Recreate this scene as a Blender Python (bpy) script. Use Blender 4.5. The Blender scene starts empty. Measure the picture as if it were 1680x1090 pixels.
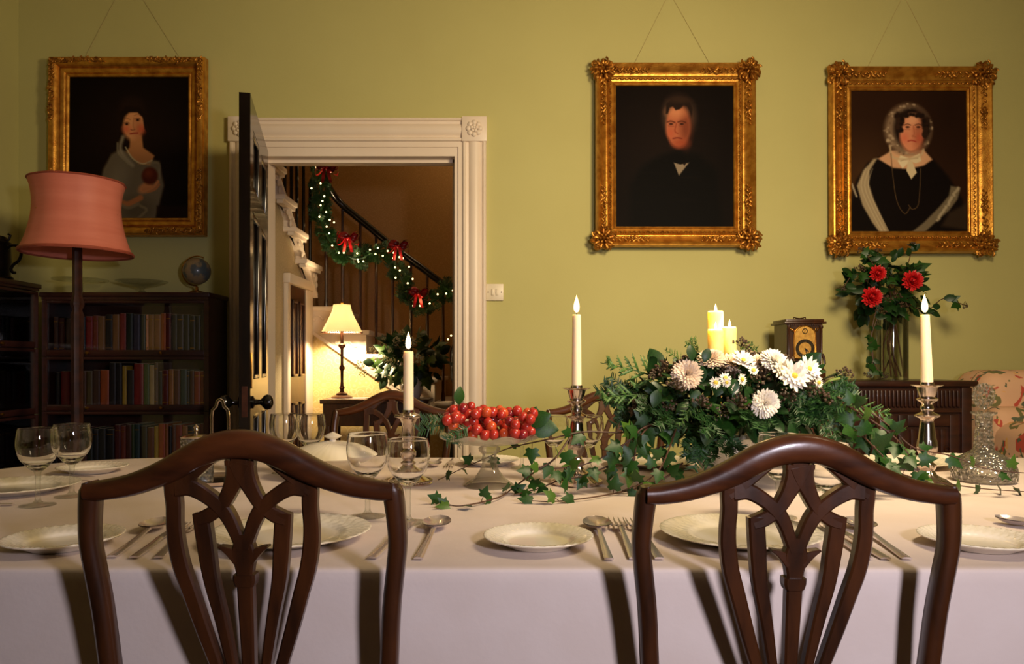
import bpy, bmesh, math, random
import numpy as np
from mathutils import Vector, Matrix, Euler
R = random.Random(7)
PI = math.pi
sc = bpy.context.scene
C = sc.collection
# ------------------------------------------------------------------ camera
F = 1230.0; HY = 600.0; HC = 1.04           # focal length in pixels, horizon row, eye height
cam_d = bpy.data.cameras.new('camera'); cam = bpy.data.objects.new('camera', cam_d); C.objects.link(cam)
cam.location = (0, 0, HC); cam.rotation_euler = (PI/2, 0, 0)
cam_d.sensor_width = 36; cam_d.lens = F/1680*36; cam_d.shift_y = (HY-545)/1680; cam_d.clip_start = .02
sc.camera = cam
# ------------------------------------------------------------------ world, light, exposure
w = bpy.data.worlds.new('world'); sc.world = w; w.use_nodes = True
w.node_tree.nodes['Background'].inputs[0].default_value = (1, .8, .55, 1)
w.node_tree.nodes['Background'].inputs[1].default_value = .03
vs = sc.view_settings
vs.view_transform = 'Standard'; vs.look = 'None'; vs.gamma = 1; vs.use_curve_mapping = False; vs.exposure = 0.0
sc.cycles.use_denoising = True
sc.cycles.max_bounces = 14; sc.cycles.transparent_max_bounces = 24; sc.cycles.transmission_bounces = 12
sc.cycles.sample_clamp_indirect = 3.0
def area(name, loc, target, size, power, col, spread=PI):
    l = bpy.data.lights.new(name, 'AREA'); l.shape = 'DISK'; l.size = size; l.energy = power; l.color = col; l.spread = spread
    o = bpy.data.objects.new(name, l); C.objects.link(o); o.location = loc
    o.rotation_euler = (Vector(target)-Vector(loc)).to_track_quat('-Z', 'Y').to_euler(); return o
def point(name, loc, power, col, rad=.02):
    l = bpy.data.lights.new(name, 'POINT'); l.energy = power; l.color = col; l.shadow_soft_size = rad
    o = bpy.data.objects.new(name, l); C.objects.link(o); o.location = loc; return o
area('room_lamp_light', (1.05, 1.2, 2.0), (.2, 3.6, 1.1), .5, 41, (1, .78, .48), 2.6)
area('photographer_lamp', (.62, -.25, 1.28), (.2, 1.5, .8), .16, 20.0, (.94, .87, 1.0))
point('hall_fill_light', (-.2, 6.2, 3.2), 6.5, (1, .7, .38), .15)  # unseen warm fill, added high in the stairwell to lift the hall walls
# ------------------------------------------------------------------ helpers
def lin(r, g, b):
    f = lambda c: (c/255/12.92 if c/255 <= .04045 else ((c/255+.055)/1.055)**2.4)
    return (f(r), f(g), f(b), 1)
def tag(o, label=None, cat=None, group=None, kind=None):
    if label: o['label'] = label
    if cat: o['category'] = cat
    if group: o['group'] = group
    if kind: o['kind'] = kind
    return o
def thing(name, label, cat, loc=(0,0,0), rotz=0, group=None):
    o = bpy.data.objects.new(name, None); C.objects.link(o); o.empty_display_size = .05
    o.location = loc; o.rotation_euler = (0, 0, rotz)
    return tag(o, label, cat, group)
def place(name, me, parent=None, loc=(0,0,0), rot=(0,0,0), scale=(1,1,1)):
    o = bpy.data.objects.new(name, me); C.objects.link(o); o.parent = parent
    o.location = loc; o.rotation_euler = rot
    o.scale = scale if hasattr(scale, '__len__') else (scale,)*3
    return o
def copy_tree(o, parent=None):
    c = o.copy(); C.objects.link(c); c.parent = parent
    for ch in list(o.children): copy_tree(ch, c)
    return c
def px(x, y, Y):                                 # a photograph pixel at depth Y -> world point
    return Vector(((x-840)*Y/F, Y, HC-(y-HY)*Y/F))
class MB:
    def __init__(s): s.v = []; s.f = []
    def add(s, vs, fs):
        n = len(s.v); s.v += [tuple(p) for p in vs]; s.f += [tuple(i+n for i in f) for f in fs]; return s
    def box(s, x0, x1, y0, y1, z0, z1, c=0):
        if c:
            bm = bmesh.new(); bmesh.ops.create_cube(bm, size=1)
            for v in bm.verts: v.co = Vector(((x0+x1)/2+v.co.x*(x1-x0), (y0+y1)/2+v.co.y*(y1-y0), (z0+z1)/2+v.co.z*(z1-z0)))
            bmesh.ops.bevel(bm, geom=bm.edges[:], offset=c, segments=2, affect='EDGES', profile=.5)
            bm.verts.index_update(); r = s.add([v.co for v in bm.verts], [[v.index for v in f.verts] for f in bm.faces]); bm.free(); return r
        return s.add([(x0,y0,z0),(x1,y0,z0),(x1,y1,z0),(x0,y1,z0),(x0,y0,z1),(x1,y0,z1),(x1,y1,z1),(x0,y1,z1)],
              [(0,3,2,1),(4,5,6,7),(0,1,5,4),(1,2,6,5),(2,3,7,6),(3,0,4,7)])
    def lathe(s, prof, seg=32, c=(0,0,0), fn=None):
        vs = []; n = len(prof)
        for i, (r, z) in enumerate(prof):
            for k in range(seg):
                a = 2*PI*k/seg; rr, zz = (r, z) if fn is None else fn(r, z, a, i)
                vs.append((c[0]+rr*math.cos(a), c[1]+rr*math.sin(a), c[2]+zz))
        fs = [(i*seg+k, i*seg+(k+1) % seg, (i+1)*seg+(k+1) % seg, (i+1)*seg+k) for i in range(n-1) for k in range(seg)]
        if prof[0][0] > 1e-6 and prof[0] != prof[-1]: fs.append(tuple(reversed(range(seg))))
        if prof[-1][0] > 1e-6 and prof[0] != prof[-1]: fs.append(tuple((n-1)*seg+k for k in range(seg)))
        return s.add(vs, fs)
    def tube(s, pts, r, seg=8, caps=True, flat=1.0):
        pts = [Vector(p) for p in pts]; n = len(pts); rs = r if hasattr(r, '__len__') else [r]*n
        t0 = (pts[1]-pts[0]).normalized(); up = Vector((0,0,1)) if abs(t0.z) < .9 else Vector((0,1,0))
        nn = t0.cross(up).normalized(); vs = []
        for i in range(n):
            t = (pts[min(i+1,n-1)]-pts[max(i-1,0)]).normalized()
            nn = (nn-t*nn.dot(t)); nn = nn.normalized() if nn.length > 1e-6 else t.orthogonal().normalized(); b = t.cross(nn)
            for k in range(seg):
                a = 2*PI*k/seg; vs.append(pts[i]+nn*rs[i]*math.cos(a)+b*rs[i]*flat*math.sin(a))
        fs = [(i*seg+k, i*seg+(k+1) % seg, (i+1)*seg+(k+1) % seg, (i+1)*seg+k) for i in range(n-1) for k in range(seg)]
        if caps: fs += [tuple(reversed(range(seg))), tuple((n-1)*seg+k for k in range(seg))]
        return s.add(vs, fs)
    def ell(s, c, r, seg=8, rings=5, M=None):
        c = Vector(c); vs = []; r = r if hasattr(r, '__len__') else (r,)*3
        for i in range(rings+1):
            ph = PI*i/rings
            for k in range(seg):
                a = 2*PI*k/seg; p = Vector((r[0]*math.sin(ph)*math.cos(a), r[1]*math.sin(ph)*math.sin(a), r[2]*math.cos(ph)))
                vs.append(c+(M @ p if M else p))
        return s.add(vs, [(i*seg+k, (i+1)*seg+k, (i+1)*seg+(k+1) % seg, i*seg+(k+1) % seg) for i in range(rings) for k in range(seg)])
    def prism(s, pts2, axis, a0, a1):            # outline extruded along axis ('x','y','z')
        mk = {'x': lambda p, a: (a, p[0], p[1]), 'y': lambda p, a: (p[0], a, p[1]), 'z': lambda p, a: (p[0], p[1], a)}[axis]
        n = len(pts2)
        s.add([mk(p, a0) for p in pts2]+[mk(p, a1) for p in pts2],
              [tuple(range(n)), tuple(reversed(range(n, 2*n)))]+[(i, i+n, (i+1) % n+n, (i+1) % n) for i in range(n)]); return s
    def bar(s, st, depth, yf, ch=.003):           # planar (x,z) bar: stations (x,z,width), y from yf(x,z)
        n = len(st); vs = []
        for i, (x, z, wd) in enumerate(st):
            a, b = st[max(i-1,0)], st[min(i+1,n-1)]; t = Vector((b[0]-a[0], b[1]-a[1])).normalized(); nx, nz = -t.y, t.x
            h, d = wd/2, depth/2; y0 = yf(x, z)
            for u, v in ((-h,-d+ch),(-h+ch,-d),(h-ch,-d),(h,-d+ch),(h,d-ch),(h-ch,d),(-h+ch,d),(-h,d-ch)):
                vs.append((x+nx*u, y0+v, z+nz*u))
        fs = [(i*8+k, i*8+(k+1) % 8, (i+1)*8+(k+1) % 8, (i+1)*8+k) for i in range(n-1) for k in range(8)]
        fs += [tuple(reversed(range(8))), tuple((n-1)*8+k for k in range(8))]
        return s.add(vs, fs)
    def grid(s, nx, ny, fn):
        return s.add([fn(i/nx, j/ny) for j in range(ny+1) for i in range(nx+1)],
                     [(j*(nx+1)+i, j*(nx+1)+i+1, (j+1)*(nx+1)+i+1, (j+1)*(nx+1)+i) for j in range(ny) for i in range(nx)])
    def mesh(s, name, m, smooth=True, ang=.7, fix=True):
        me = bpy.data.meshes.new(name); me.from_pydata(s.v, [], s.f)
        if fix:
            bm = bmesh.new(); bm.from_mesh(me); bmesh.ops.recalc_face_normals(bm, faces=bm.faces[:]); bm.to_mesh(me); bm.free()
        if smooth:
            me.polygons.foreach_set('use_smooth', [True]*len(me.polygons)); me.set_sharp_from_angle(angle=ang)
        if m: me.materials.append(M[m] if isinstance(m, str) else m)
        me.update(); return me
    def build(s, name, m, parent=None, loc=(0,0,0), rot=(0,0,0), smooth=True, ang=.7, fix=True):
        return place(name, s.mesh(name, m, smooth, ang, fix), parent, loc, rot)
def smoothpath(pts, n=6):                         # Catmull-Rom, any dimension
    P = [np.array(p, float) for p in pts]; P = [2*P[0]-P[1]]+P+[2*P[-1]-P[-2]]; out = []
    for i in range(1, len(P)-2):
        for k in range(n):
            t = k/n; out.append(tuple(.5*((2*P[i])+(P[i+1]-P[i-1])*t+(2*P[i-1]-5*P[i]+4*P[i+1]-P[i+2])*t*t+(-P[i-1]+3*P[i]-3*P[i+1]+P[i+2])*t**3)))
    out.append(tuple(P[-2])); return out
def struct(name, mb, m, parent=None, label=None, **k):
    o = mb.build(name, m, parent, **k)
    if parent is None: tag(o, label, None, None, 'structure')
    return o
# ------------------------------------------------------------------ materials
M = {}
def mat(name, col, rough=.5, metal=0, col2=None, scale=(8,8,8), nscale=1., detail=4, bump=0, bscale=60., coat=0, spec=.5, sss=0, coords='Object', lo=.35, hi=.65, **kw):
    m = bpy.data.materials.new(name); m.use_nodes = True; nt = m.node_tree; b = nt.nodes['Principled BSDF']; N = nt.nodes.new; L = nt.links.new
    b.inputs['Base Color'].default_value = col; b.inputs['Roughness'].default_value = rough; b.inputs['Metallic'].default_value = metal
    b.inputs['Coat Weight'].default_value = coat; b.inputs['Coat Roughness'].default_value = .12; b.inputs['Specular IOR Level'].default_value = spec
    if sss: b.inputs['Subsurface Weight'].default_value = sss; b.inputs['Subsurface Radius'].default_value = kw.get('ssr', (.02,.012,.006)); b.inputs['Subsurface Scale'].default_value = 1
    tc = N('ShaderNodeTexCoord')
    if col2:
        mp = N('ShaderNodeMapping'); mp.inputs['Scale'].default_value = scale; L(tc.outputs[coords], mp.inputs[0])
        nz = N('ShaderNodeTexNoise'); nz.inputs['Scale'].default_value = nscale; nz.inputs['Detail'].default_value = detail; L(mp.outputs[0], nz.inputs[0])
        cr = N('ShaderNodeValToRGB'); cr.color_ramp.elements[0].color = col; cr.color_ramp.elements[1].color = col2
        cr.color_ramp.elements[0].position = lo; cr.color_ramp.elements[1].position = hi; L(nz.outputs[0], cr.inputs[0]); L(cr.outputs[0], b.inputs['Base Color'])
    if bump:
        n2 = N('ShaderNodeTexNoise'); n2.inputs['Scale'].default_value = bscale; n2.inputs['Detail'].default_value = 3; L(tc.outputs[coords], n2.inputs[0])
        bp = N('ShaderNodeBump'); bp.inputs['Strength'].default_value = bump; bp.inputs['Distance'].default_value = .01; L(n2.outputs[0], bp.inputs['Height']); L(bp.outputs[0], b.inputs['Normal'])
    M[name] = m; return m
def emit(name, col, st):
    m = bpy.data.materials.new(name); m.use_nodes = True; nt = m.node_tree; nt.nodes.remove(nt.nodes['Principled BSDF'])
    e = nt.nodes.new('ShaderNodeEmission'); e.inputs[0].default_value = col; e.inputs[1].default_value = st
    nt.links.new(e.outputs[0], nt.nodes['Material Output'].inputs[0]); M[name] = m
def glass(name, col=(1,1,1,1), tr=.45, rough=0., bump=0, ior=1.45):
    m = bpy.data.materials.new(name); m.use_nodes = True; nt = m.node_tree; nt.nodes.remove(nt.nodes['Principled BSDF']); N = nt.nodes.new; L = nt.links.new
    g = N('ShaderNodeBsdfGlass'); g.inputs['Color'].default_value = col; g.inputs['Roughness'].default_value = rough; g.inputs['IOR'].default_value = ior
    t = N('ShaderNodeBsdfTransparent'); mx = N('ShaderNodeMixShader'); mx.inputs[0].default_value = tr
    L(g.outputs[0], mx.inputs[1]); L(t.outputs[0], mx.inputs[2]); L(mx.outputs[0], nt.nodes['Material Output'].inputs[0])
    if bump:
        tc = N('ShaderNodeTexCoord'); v = N('ShaderNodeTexVoronoi'); v.inputs['Scale'].default_value = bump; L(tc.outputs['Object'], v.inputs['Vector'])
        bp = N('ShaderNodeBump'); bp.inputs['Strength'].default_value = .6; bp.inputs['Distance'].default_value = .004; L(v.outputs['Distance'], bp.inputs['Height']); L(bp.outputs[0], g.inputs['Normal'])
    M[name] = m
def pane(name, refl=.5, tint=(1,1,1,1)):          # a thin flat pane: clear, with a mirror share by angle
    m = bpy.data.materials.new(name); m.use_nodes = True; nt = m.node_tree; nt.nodes.remove(nt.nodes['Principled BSDF']); N = nt.nodes.new; L = nt.links.new
    g = N('ShaderNodeBsdfGlossy'); g.inputs['Roughness'].default_value = .02; t = N('ShaderNodeBsdfTransparent'); t.inputs[0].default_value = tint
    fr = N('ShaderNodeFresnel'); fr.inputs[0].default_value = 1.45; mx = N('ShaderNodeMixShader')
    L(fr.outputs[0], mx.inputs[0]); L(t.outputs[0], mx.inputs[1]); L(g.outputs[0], mx.inputs[2]); L(mx.outputs[0], nt.nodes['Material Output'].inputs[0]); M[name] = m
mat('wall_paint', lin(188,182,116), .75, col2=lin(183,176,110), scale=(1,1,1), nscale=1.5, bump=.04, bscale=90)
mat('ceiling_paint', lin(225,215,190), .9, col2=lin(218,208,182), scale=(1,1,1))
mat('carpet', lin(90,60,45), .95, col2=lin(70,45,35), nscale=6, bump=.3, bscale=300)
mat('white_paint', lin(232,216,196), .42, col2=lin(226,208,186), scale=(3,3,3), bump=.03, bscale=40)
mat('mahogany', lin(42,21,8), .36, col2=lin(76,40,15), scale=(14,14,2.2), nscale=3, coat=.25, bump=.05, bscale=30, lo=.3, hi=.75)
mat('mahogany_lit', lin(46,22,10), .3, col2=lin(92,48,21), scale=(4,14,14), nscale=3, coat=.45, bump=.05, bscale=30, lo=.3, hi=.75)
mat('old_oak', lin(40,19,11), .42, col2=lin(64,31,17), scale=(3,12,12), nscale=3, coat=.15, lo=.3, hi=.7)
mat('bookcase_wood', lin(42,17,10), .38, col2=lin(62,25,14), scale=(3,10,10), nscale=3, coat=.2, lo=.3, hi=.7)
mat('black_door', lin(13,8,5), .2, col2=lin(20,12,7), scale=(12,12,2), nscale=3, coat=.15, spec=.35, bump=.03, bscale=20)
mat('black_knob', lin(12,10,9), .15, coat=.6)
mat('linen', lin(215,200,190), .82, col2=lin(210,194,183), scale=(5,5,5), nscale=2, bump=.035, bscale=120)
mat('china', lin(242,233,212), .16, col2=lin(238,228,204), scale=(4,4,4), coat=.3)
mat('white_china', lin(232,230,226), .2, col2=lin(226,224,220), scale=(4,4,4), coat=.3)
mat('silver', lin(226,214,204), .16, 1, col2=lin(208,192,178), scale=(18,18,18), nscale=2)
mat('steel', lin(222,210,204), .22, .75, col2=lin(208,196,190), scale=(10,10,10))
mat('gilt', lin(218,160,66), .36, .8, col2=lin(176,116,40), scale=(14,14,14), nscale=2, detail=6, bump=.12, bscale=160)
mat('gilt_dark', lin(196,138,54), .4, .8, col2=lin(130,80,28), scale=(22,22,22), nscale=2, detail=6, bump=.2, bscale=200)
mat('wax', lin(240,224,190), .45, col2=lin(236,218,180), scale=(4,4,4), sss=.6, ssr=(.02,.012,.005))
mat('pillar_wax', lin(244,222,140), .5, col2=lin(240,216,130), scale=(4,4,4), sss=1.0, ssr=(.05,.035,.012))
mat('wick', lin(25,20,18), .9)
emit('flame', (1, .66, .26, 1), 9.0)
emit('fairy_bulb', (1, .62, .25, 1), 9.0)
glass('crystal', tr=0)
def thin(name, tint, base=.03, gain=.9, bump=0, rough=.03, diff=0):   # thin clear glass: sees through, mirrors more towards its edges
    m = bpy.data.materials.new(name); m.use_nodes = True; nt = m.node_tree; nt.nodes.remove(nt.nodes['Principled BSDF']); N = nt.nodes.new; L = nt.links.new
    g = N('ShaderNodeBsdfGlossy'); g.inputs['Roughness'].default_value = rough; t = N('ShaderNodeBsdfTransparent'); t.inputs[0].default_value = tint
    fr = N('ShaderNodeFresnel'); fr.inputs[0].default_value = 1.5; ma = N('ShaderNodeMath'); ma.operation = 'MULTIPLY_ADD'; ma.inputs[1].default_value = gain; ma.inputs[2].default_value = base; ma.use_clamp = True
    L(fr.outputs[0], ma.inputs[0]); mx = N('ShaderNodeMixShader'); L(ma.outputs[0], mx.inputs[0]); L(t.outputs[0], mx.inputs[1]); L(g.outputs[0], mx.inputs[2]); out = mx.outputs[0]
    if bump:
        tc = N('ShaderNodeTexCoord'); v = N('ShaderNodeTexVoronoi'); v.inputs['Scale'].default_value = bump; L(tc.outputs['Object'], v.inputs['Vector'])
        bp = N('ShaderNodeBump'); bp.inputs['Strength'].default_value = .9; bp.inputs['Distance'].default_value = .006; L(v.outputs['Distance'], bp.inputs['Height']); L(bp.outputs[0], g.inputs['Normal']); L(bp.outputs[0], fr.inputs['Normal'])
    if diff:
        d = N('ShaderNodeBsdfTranslucent'); d.inputs[0].default_value = (.9,.86,.8,1); m2 = N('ShaderNodeMixShader'); m2.inputs[0].default_value = diff; L(out, m2.inputs[1]); L(d.outputs[0], m2.inputs[2]); out = m2.outputs[0]
    L(out, nt.nodes['Material Output'].inputs[0]); M[name] = m
thin('clear_glass', (.97,.98,.96,1), .05, .42); thin('cut_crystal', (.95,.95,.93,1), .08, 1.1, 110, .05, .06); thin('pressed_glass', (.96,.97,.94,1), .09, .6, 0, .06, .14); thin('vase_glass', (.93,.95,.92,1), .03, .9)
pane('pane')
mat('grape', lin(190,54,36), .28, col2=lin(150,34,30), scale=(16,16,16), nscale=1.4, sss=.25, ssr=(.02,.006,.004), coat=.2)
mat('ivy', lin(19,50,12), .45, col2=lin(38,78,20), scale=(22,22,22), nscale=1.6, spec=.35)
mat('ivy_pale', lin(78,104,32), .42, col2=lin(42,82,22), scale=(22,22,22), nscale=1.6, spec=.35)
mat('laurel', lin(16,42,16), .42, col2=lin(28,60,22), scale=(14,14,14), spec=.35)
mat('fir', lin(19,52,17), .5, col2=lin(38,80,28), scale=(20,20,20))
mat('cypress', lin(74,106,38), .55, col2=lin(40,82,28), scale=(18,18,18))
mat('berry', lin(52,36,26), .5, col2=lin(78,58,34), scale=(40,40,40))
mat('stem', lin(84,52,32), .6, col2=lin(60,36,22), scale=(30,30,30))
mat('green_stem', lin(120,136,60), .5, col2=lin(90,110,48), scale=(30,30,30))
mat('petal', lin(238,232,220), .55, col2=lin(232,222,206), scale=(14,14,14), sss=.15, ssr=(.006,.005,.004))
mat('blush_petal', lin(236,220,198), .55, col2=lin(226,198,168), scale=(14,14,14), sss=.15, ssr=(.006,.005,.004))
mat('yellow_centre', lin(214,190,60), .6, col2=lin(190,160,40), scale=(60,60,60))
mat('red_petal', lin(206,22,24), .5, col2=lin(166,14,18), scale=(30,30,30))
mat('red_ribbon', lin(176,16,20), .3, col2=lin(120,8,14), scale=(30,30,30), coat=.3)
mat('pink_silk', lin(222,130,106), .6, col2=lin(214,120,96), scale=(3,3,30), bump=.03, bscale=80)
mat('pink_trim', lin(170,84,62), .6, col2=lin(150,70,50), scale=(20,20,20))
mat('brass', lin(190,140,60), .3, 1, col2=lin(150,100,40), scale=(30,30,30))
mat('bronze', lin(88,50,28), .35, .7, col2=lin(60,32,18), scale=(20,20,20))
mat('pewter', lin(44,36,30), .4, .8, col2=lin(30,24,20), scale=(20,20,20))
mat('cord', lin(190,172,118), .8, col2=lin(176,156,100), scale=(40,40,40))
mat('switch_plastic', lin(226,214,186), .4, col2=lin(220,206,178), scale=(4,4,4))
mat('ink', lin(30,24,20), .7); mat('paper', lin(222,206,170), .9, col2=lin(206,188,150), scale=(60,60,2))
# ------------------------------------------------------------------ more materials
def wallpaper(name, base, ring, sc_, rough=.7):
    m = mat(name, base, rough); nt = m.node_tree; N = nt.nodes.new; L = nt.links.new; b = nt.nodes['Principled BSDF']
    tc = N('ShaderNodeTexCoord'); v = N('ShaderNodeTexVoronoi'); v.inputs['Scale'].default_value = sc_; v.inputs['Randomness'].default_value = .55
    L(tc.outputs['Object'], v.inputs['Vector']); ml = N('ShaderNodeMath'); ml.operation = 'MULTIPLY'; ml.inputs[1].default_value = 22; L(v.outputs['Distance'], ml.inputs[0])
    sn = N('ShaderNodeMath'); sn.operation = 'SINE'; L(ml.outputs[0], sn.inputs[0])
    cr = N('ShaderNodeValToRGB'); cr.color_ramp.elements[0].color = base; cr.color_ramp.elements[1].color = ring; cr.color_ramp.elements[0].position = .45; cr.color_ramp.elements[1].position = .8
    L(sn.outputs[0], cr.inputs[0]); L(cr.outputs[0], b.inputs['Base Color'])
wallpaper('cream_wallpaper', lin(228,200,132), lin(238,216,156), 17)
wallpaper('damask_wallpaper', lin(190,172,134), lin(200,182,144), 18)
wallpaper('brown_wallpaper', lin(176,132,76), lin(186,142,84), 20)
# ------------------------------------------------------------------ room shell
WY = 3.73; XL = -2.455; XR = 3.0; WS = F/WY
OL, OR_, OT = -1.235, -.285, 2.08
struct('floor', MB().box(XL-.1, XR+.1, -2.6, WY, -.05, 0), 'carpet', label='dark carpeted dining room floor')
struct('ceiling', MB().box(XL-.1, XR+.1, -2.6, WY, 3.1, 3.2), 'ceiling_paint', label='plain cream dining room ceiling')
struct('wall_left', MB().box(XL-.1, XL, -2.6, WY, 0, 3.1), 'wall_paint', label='olive green side wall beyond the corner bookcase')
struct('wall_right', MB().box(XR, XR+.1, -2.6, WY, 0, 3.1), 'wall_paint', label='olive green side wall beyond the armchair')
struct('wall_front', MB().box(XL-.1, XR+.1, -2.7, -2.6, 0, 3.1), 'wall_paint', label='olive green wall behind the viewer')
mb = MB().box(XL-.1, OL-.03, WY, WY+.18, 0, 3.1).box(OR_+.03, XR+.1, WY, WY+.18, 0, 3.1).box(OL-.03, OR_+.03, WY, WY+.18, OT+.03, 3.1)
struct('wall_back', mb, 'wall_paint', label='olive green wall hung with three gilt framed portraits')
# door casing
tr = bpy.data.objects.new('trim_1', None); C.objects.link(tr); tag(tr, 'white painted door surround with carved corner rosettes', None, None, 'structure')
def casing_profile(wd):                           # (across, depth towards the room)
    return [(0,0),(0,.020),(.006,.026),(.014,.026),(.018,.016),(.030,.014),(.036,.022),(.060,.030),(.082,.022),(.088,.014),(.098,.016),(.104,.027),(.114,.027),(wd,.018),(wd,0)]
CW = .118; cx1 = -.127; cx0 = -1.400; ctop = 2.268
def vcasing(x0, z0, z1):
    p = casing_profile(CW); mb = MB(); n = len(p)
    mb.add([(x0+u, WY-d, z0) for u, d in p]+[(x0+u, WY-d, z1) for u, d in p], [(i, i+1, i+1+n, i+n) for i in range(n-1)]); return mb
vcasing(cx1-CW, 0, ctop-.118).build('casing_upright', 'white_paint', tr); vcasing(cx0, 0, ctop-.118).build('casing_upright', 'white_paint', tr)
p = casing_profile(CW); n = len(p); mb = MB()
mb.add([(cx0+CW, WY-d, ctop-u) for u, d in p]+[(cx1-CW, WY-d, ctop-u) for u, d in p], [(i, i+1, i+1+n, i+n) for i in range(n-1)])
mb.build('casing_head', 'white_paint', tr)
for xb in (cx0, cx1-CW):
    blk = MB().box(xb-.003, xb+CW+.003, WY-.034, WY, ctop-CW-.003, ctop+.003, .004).build('corner_block', 'white_paint', tr)
    mb = MB(); cc = Vector((xb+CW/2, WY-.036, ctop-CW/2))
    for k in range(8):
        a = k*PI/4; mb.ell(cc+Vector((math.cos(a)*.029, -.002, math.sin(a)*.029)), (.013,.008,.013), 8, 5)
    for k in range(5):
        a = k*PI*2/5+.3; mb.ell(cc+Vector((math.cos(a)*.013, -.006, math.sin(a)*.013)), (.009,.008,.009), 8, 5)
    mb.ell(cc+Vector((0,-.011,0)), .006); mb.build('rosette', 'white_paint', blk)
# inner stop moulding and jamb lining
jl = MB().box(cx1-CW-.022, cx1-CW+.004, WY-.014, WY+.004, 0, ctop-CW+.004).box(cx0+CW-.004, cx0+CW+.02, WY-.014, WY+.004, 0, ctop-CW+.004).box(cx0+CW+.02, cx1-CW-.022, WY-.014, WY+.004, ctop-CW-.026, ctop-CW+.004).box(OR_, cx1-CW-.022, WY-.006, WY+.004, 0, ctop-CW-.026).box(cx0+CW+.02, OL, WY-.006, WY+.004, 0, ctop-CW-.026).box(OL, OR_, WY-.006, WY+.004, OT, ctop-CW-.026)
jl.build('stop_moulding', 'white_paint', tr)
jl = MB().box(OR_, OR_+.03, WY+.005, WY+.18, 0, OT+.03).box(OL-.03, OL, WY+.005, WY+.18, 0, OT+.03).box(OL, OR_, WY+.005, WY+.18, OT, OT+.03)
jl.box(OR_-.015, OR_, WY+.06, WY+.1, 0, OT).box(OL, OR_, WY+.06, WY+.1, OT-.015, OT); jl.build('jamb_lining', 'white_paint', tr)
# the open door leaf, local x along the leaf from the hinge, local -y is the face seen
dr = bpy.data.objects.new('door_1', None); C.objects.link(dr); tag(dr, 'dark varnished six panel door standing open', None, None, 'structure')
hx, hy = -1.203, 3.70; ex, ey = -1.012, 2.90
LW = math.hypot(ex-hx, ey-hy); dr.location = (hx, hy, 0); dr.rotation_euler = (0, 0, math.atan2(ey-hy, ex-hx))
TH = .042; DT = 2.095
# face towards the camera is local +y side (left of travel direction points +x world)
def dbox(x0, x1, z0, z1, y0=-TH, y1=0, c=0): return MB().box(x0, x1, y0, y1, z0, z1, c)
st = .105; mid = LW/2
for x0, x1 in ((0, st), (LW-st, LW)): dbox(x0, x1, .01, DT).build('stile', 'black_door', dr)
rails = [(.01,.2), (.84,.985), (1.655,1.745), (1.985,DT)]
for z0, z1 in rails: dbox(st, LW-st, z0, z1).build('rail', 'black_door', dr)
for z0, z1 in ((.2,.84), (.985,1.655), (1.745,1.985)):
    dbox(mid-.05, mid+.05, z0, z1).build('muntin', 'black_door', dr)
    for x0, x1 in ((st, mid-.05), (mid+.05, LW-st)):
        pn = dbox(x0, x1, z0, z1, -TH+.014, -.014).build('panel', 'black_door', dr)
        m_ = MB()
        for s_ in (-.0075, -TH+.0075):
            h = .0075
            m_.box(x0, x0+.018, s_-h, s_+h, z0, z1, .005).box(x1-.018, x1, s_-h, s_+h, z0, z1, .005).box(x0, x1, s_-h, s_+h, z0, z0+.018, .005).box(x0, x1, s_-h, s_+h, z1-.018, z1, .005)
        m_.build('panel_moulding', 'black_door', pn)
for s_ in (1, -1):
    y0 = 0 if s_ > 0 else -TH
    kb = MB()
    prof = [(.024,0),(.026,.006),(.012,.012),(.010,.03),(.014,.036),(.026,.046),(.031,.058),(.027,.072),(.012,.080),(.0,.081)]
    kb.lathe(prof, 24); kb.build('door_knob', 'black_knob', dr, (LW-.06, y0, .895), (-PI/2*s_, 0, 0))
kb = MB().box(LW-.035, LW-.02, 0, .004, .95, 1.09, .002); kb.build('finger_plate', 'brass', dr)
kb = MB().box(LW, LW+.002, -TH*.75, -TH*.25, .84, .96); kb.build('lock_plate', 'bronze', dr)
# light switch
sw = thing('light_switch', 'cream double rocker light switch on the green wall beside the doorway', 'switch', (px(812,480,WY).x, WY, px(812,480,WY).z))
MB().box(-.043,.043,-.012,0,-.042,.042,.004).build('plate','switch_plastic',sw)
for x in (-.011,.011): MB().box(x-.006,x+.006,-.018,-.011,-.016,.016,.002).build('rocker','switch_plastic',sw)
for x in (-.033,.033): MB().lathe([(.003,0),(.003,.002),(0,.0025)],10).build('screw','bronze',sw,(x,-.012,0),(PI/2,0,0))
# ------------------------------------------------------------------ hall beyond the doorway
HX = -1.55; HB = 5.74; H0 = WY+.18
struct('floor_hall', MB().box(-2.7, 1.2, H0, 6.85, -.05, 0), 'carpet', label='dark hall floor beyond the doorway')
struct('ceiling_hall', MB().box(-2.7, 1.2, H0, 6.85, 3.6, 3.7), 'ceiling_paint', label='hall ceiling above the stairs')
struct('wall_hall_back', MB().box(-2.7, 1.2, 6.75, 6.85, 0, 3.6), 'brown_wallpaper', label='brown patterned wall behind the stairs')
struct('wall_hall_right', MB().box(1.1, 1.2, H0, 6.85, 0, 3.6), 'brown_wallpaper', label='hall side wall beyond the doorway')
struct('wall_hall_left', MB().box(-2.7, -2.6, H0, 6.85, 0, 3.6), 'brown_wallpaper', label='far side wall of the staircase')
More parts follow.
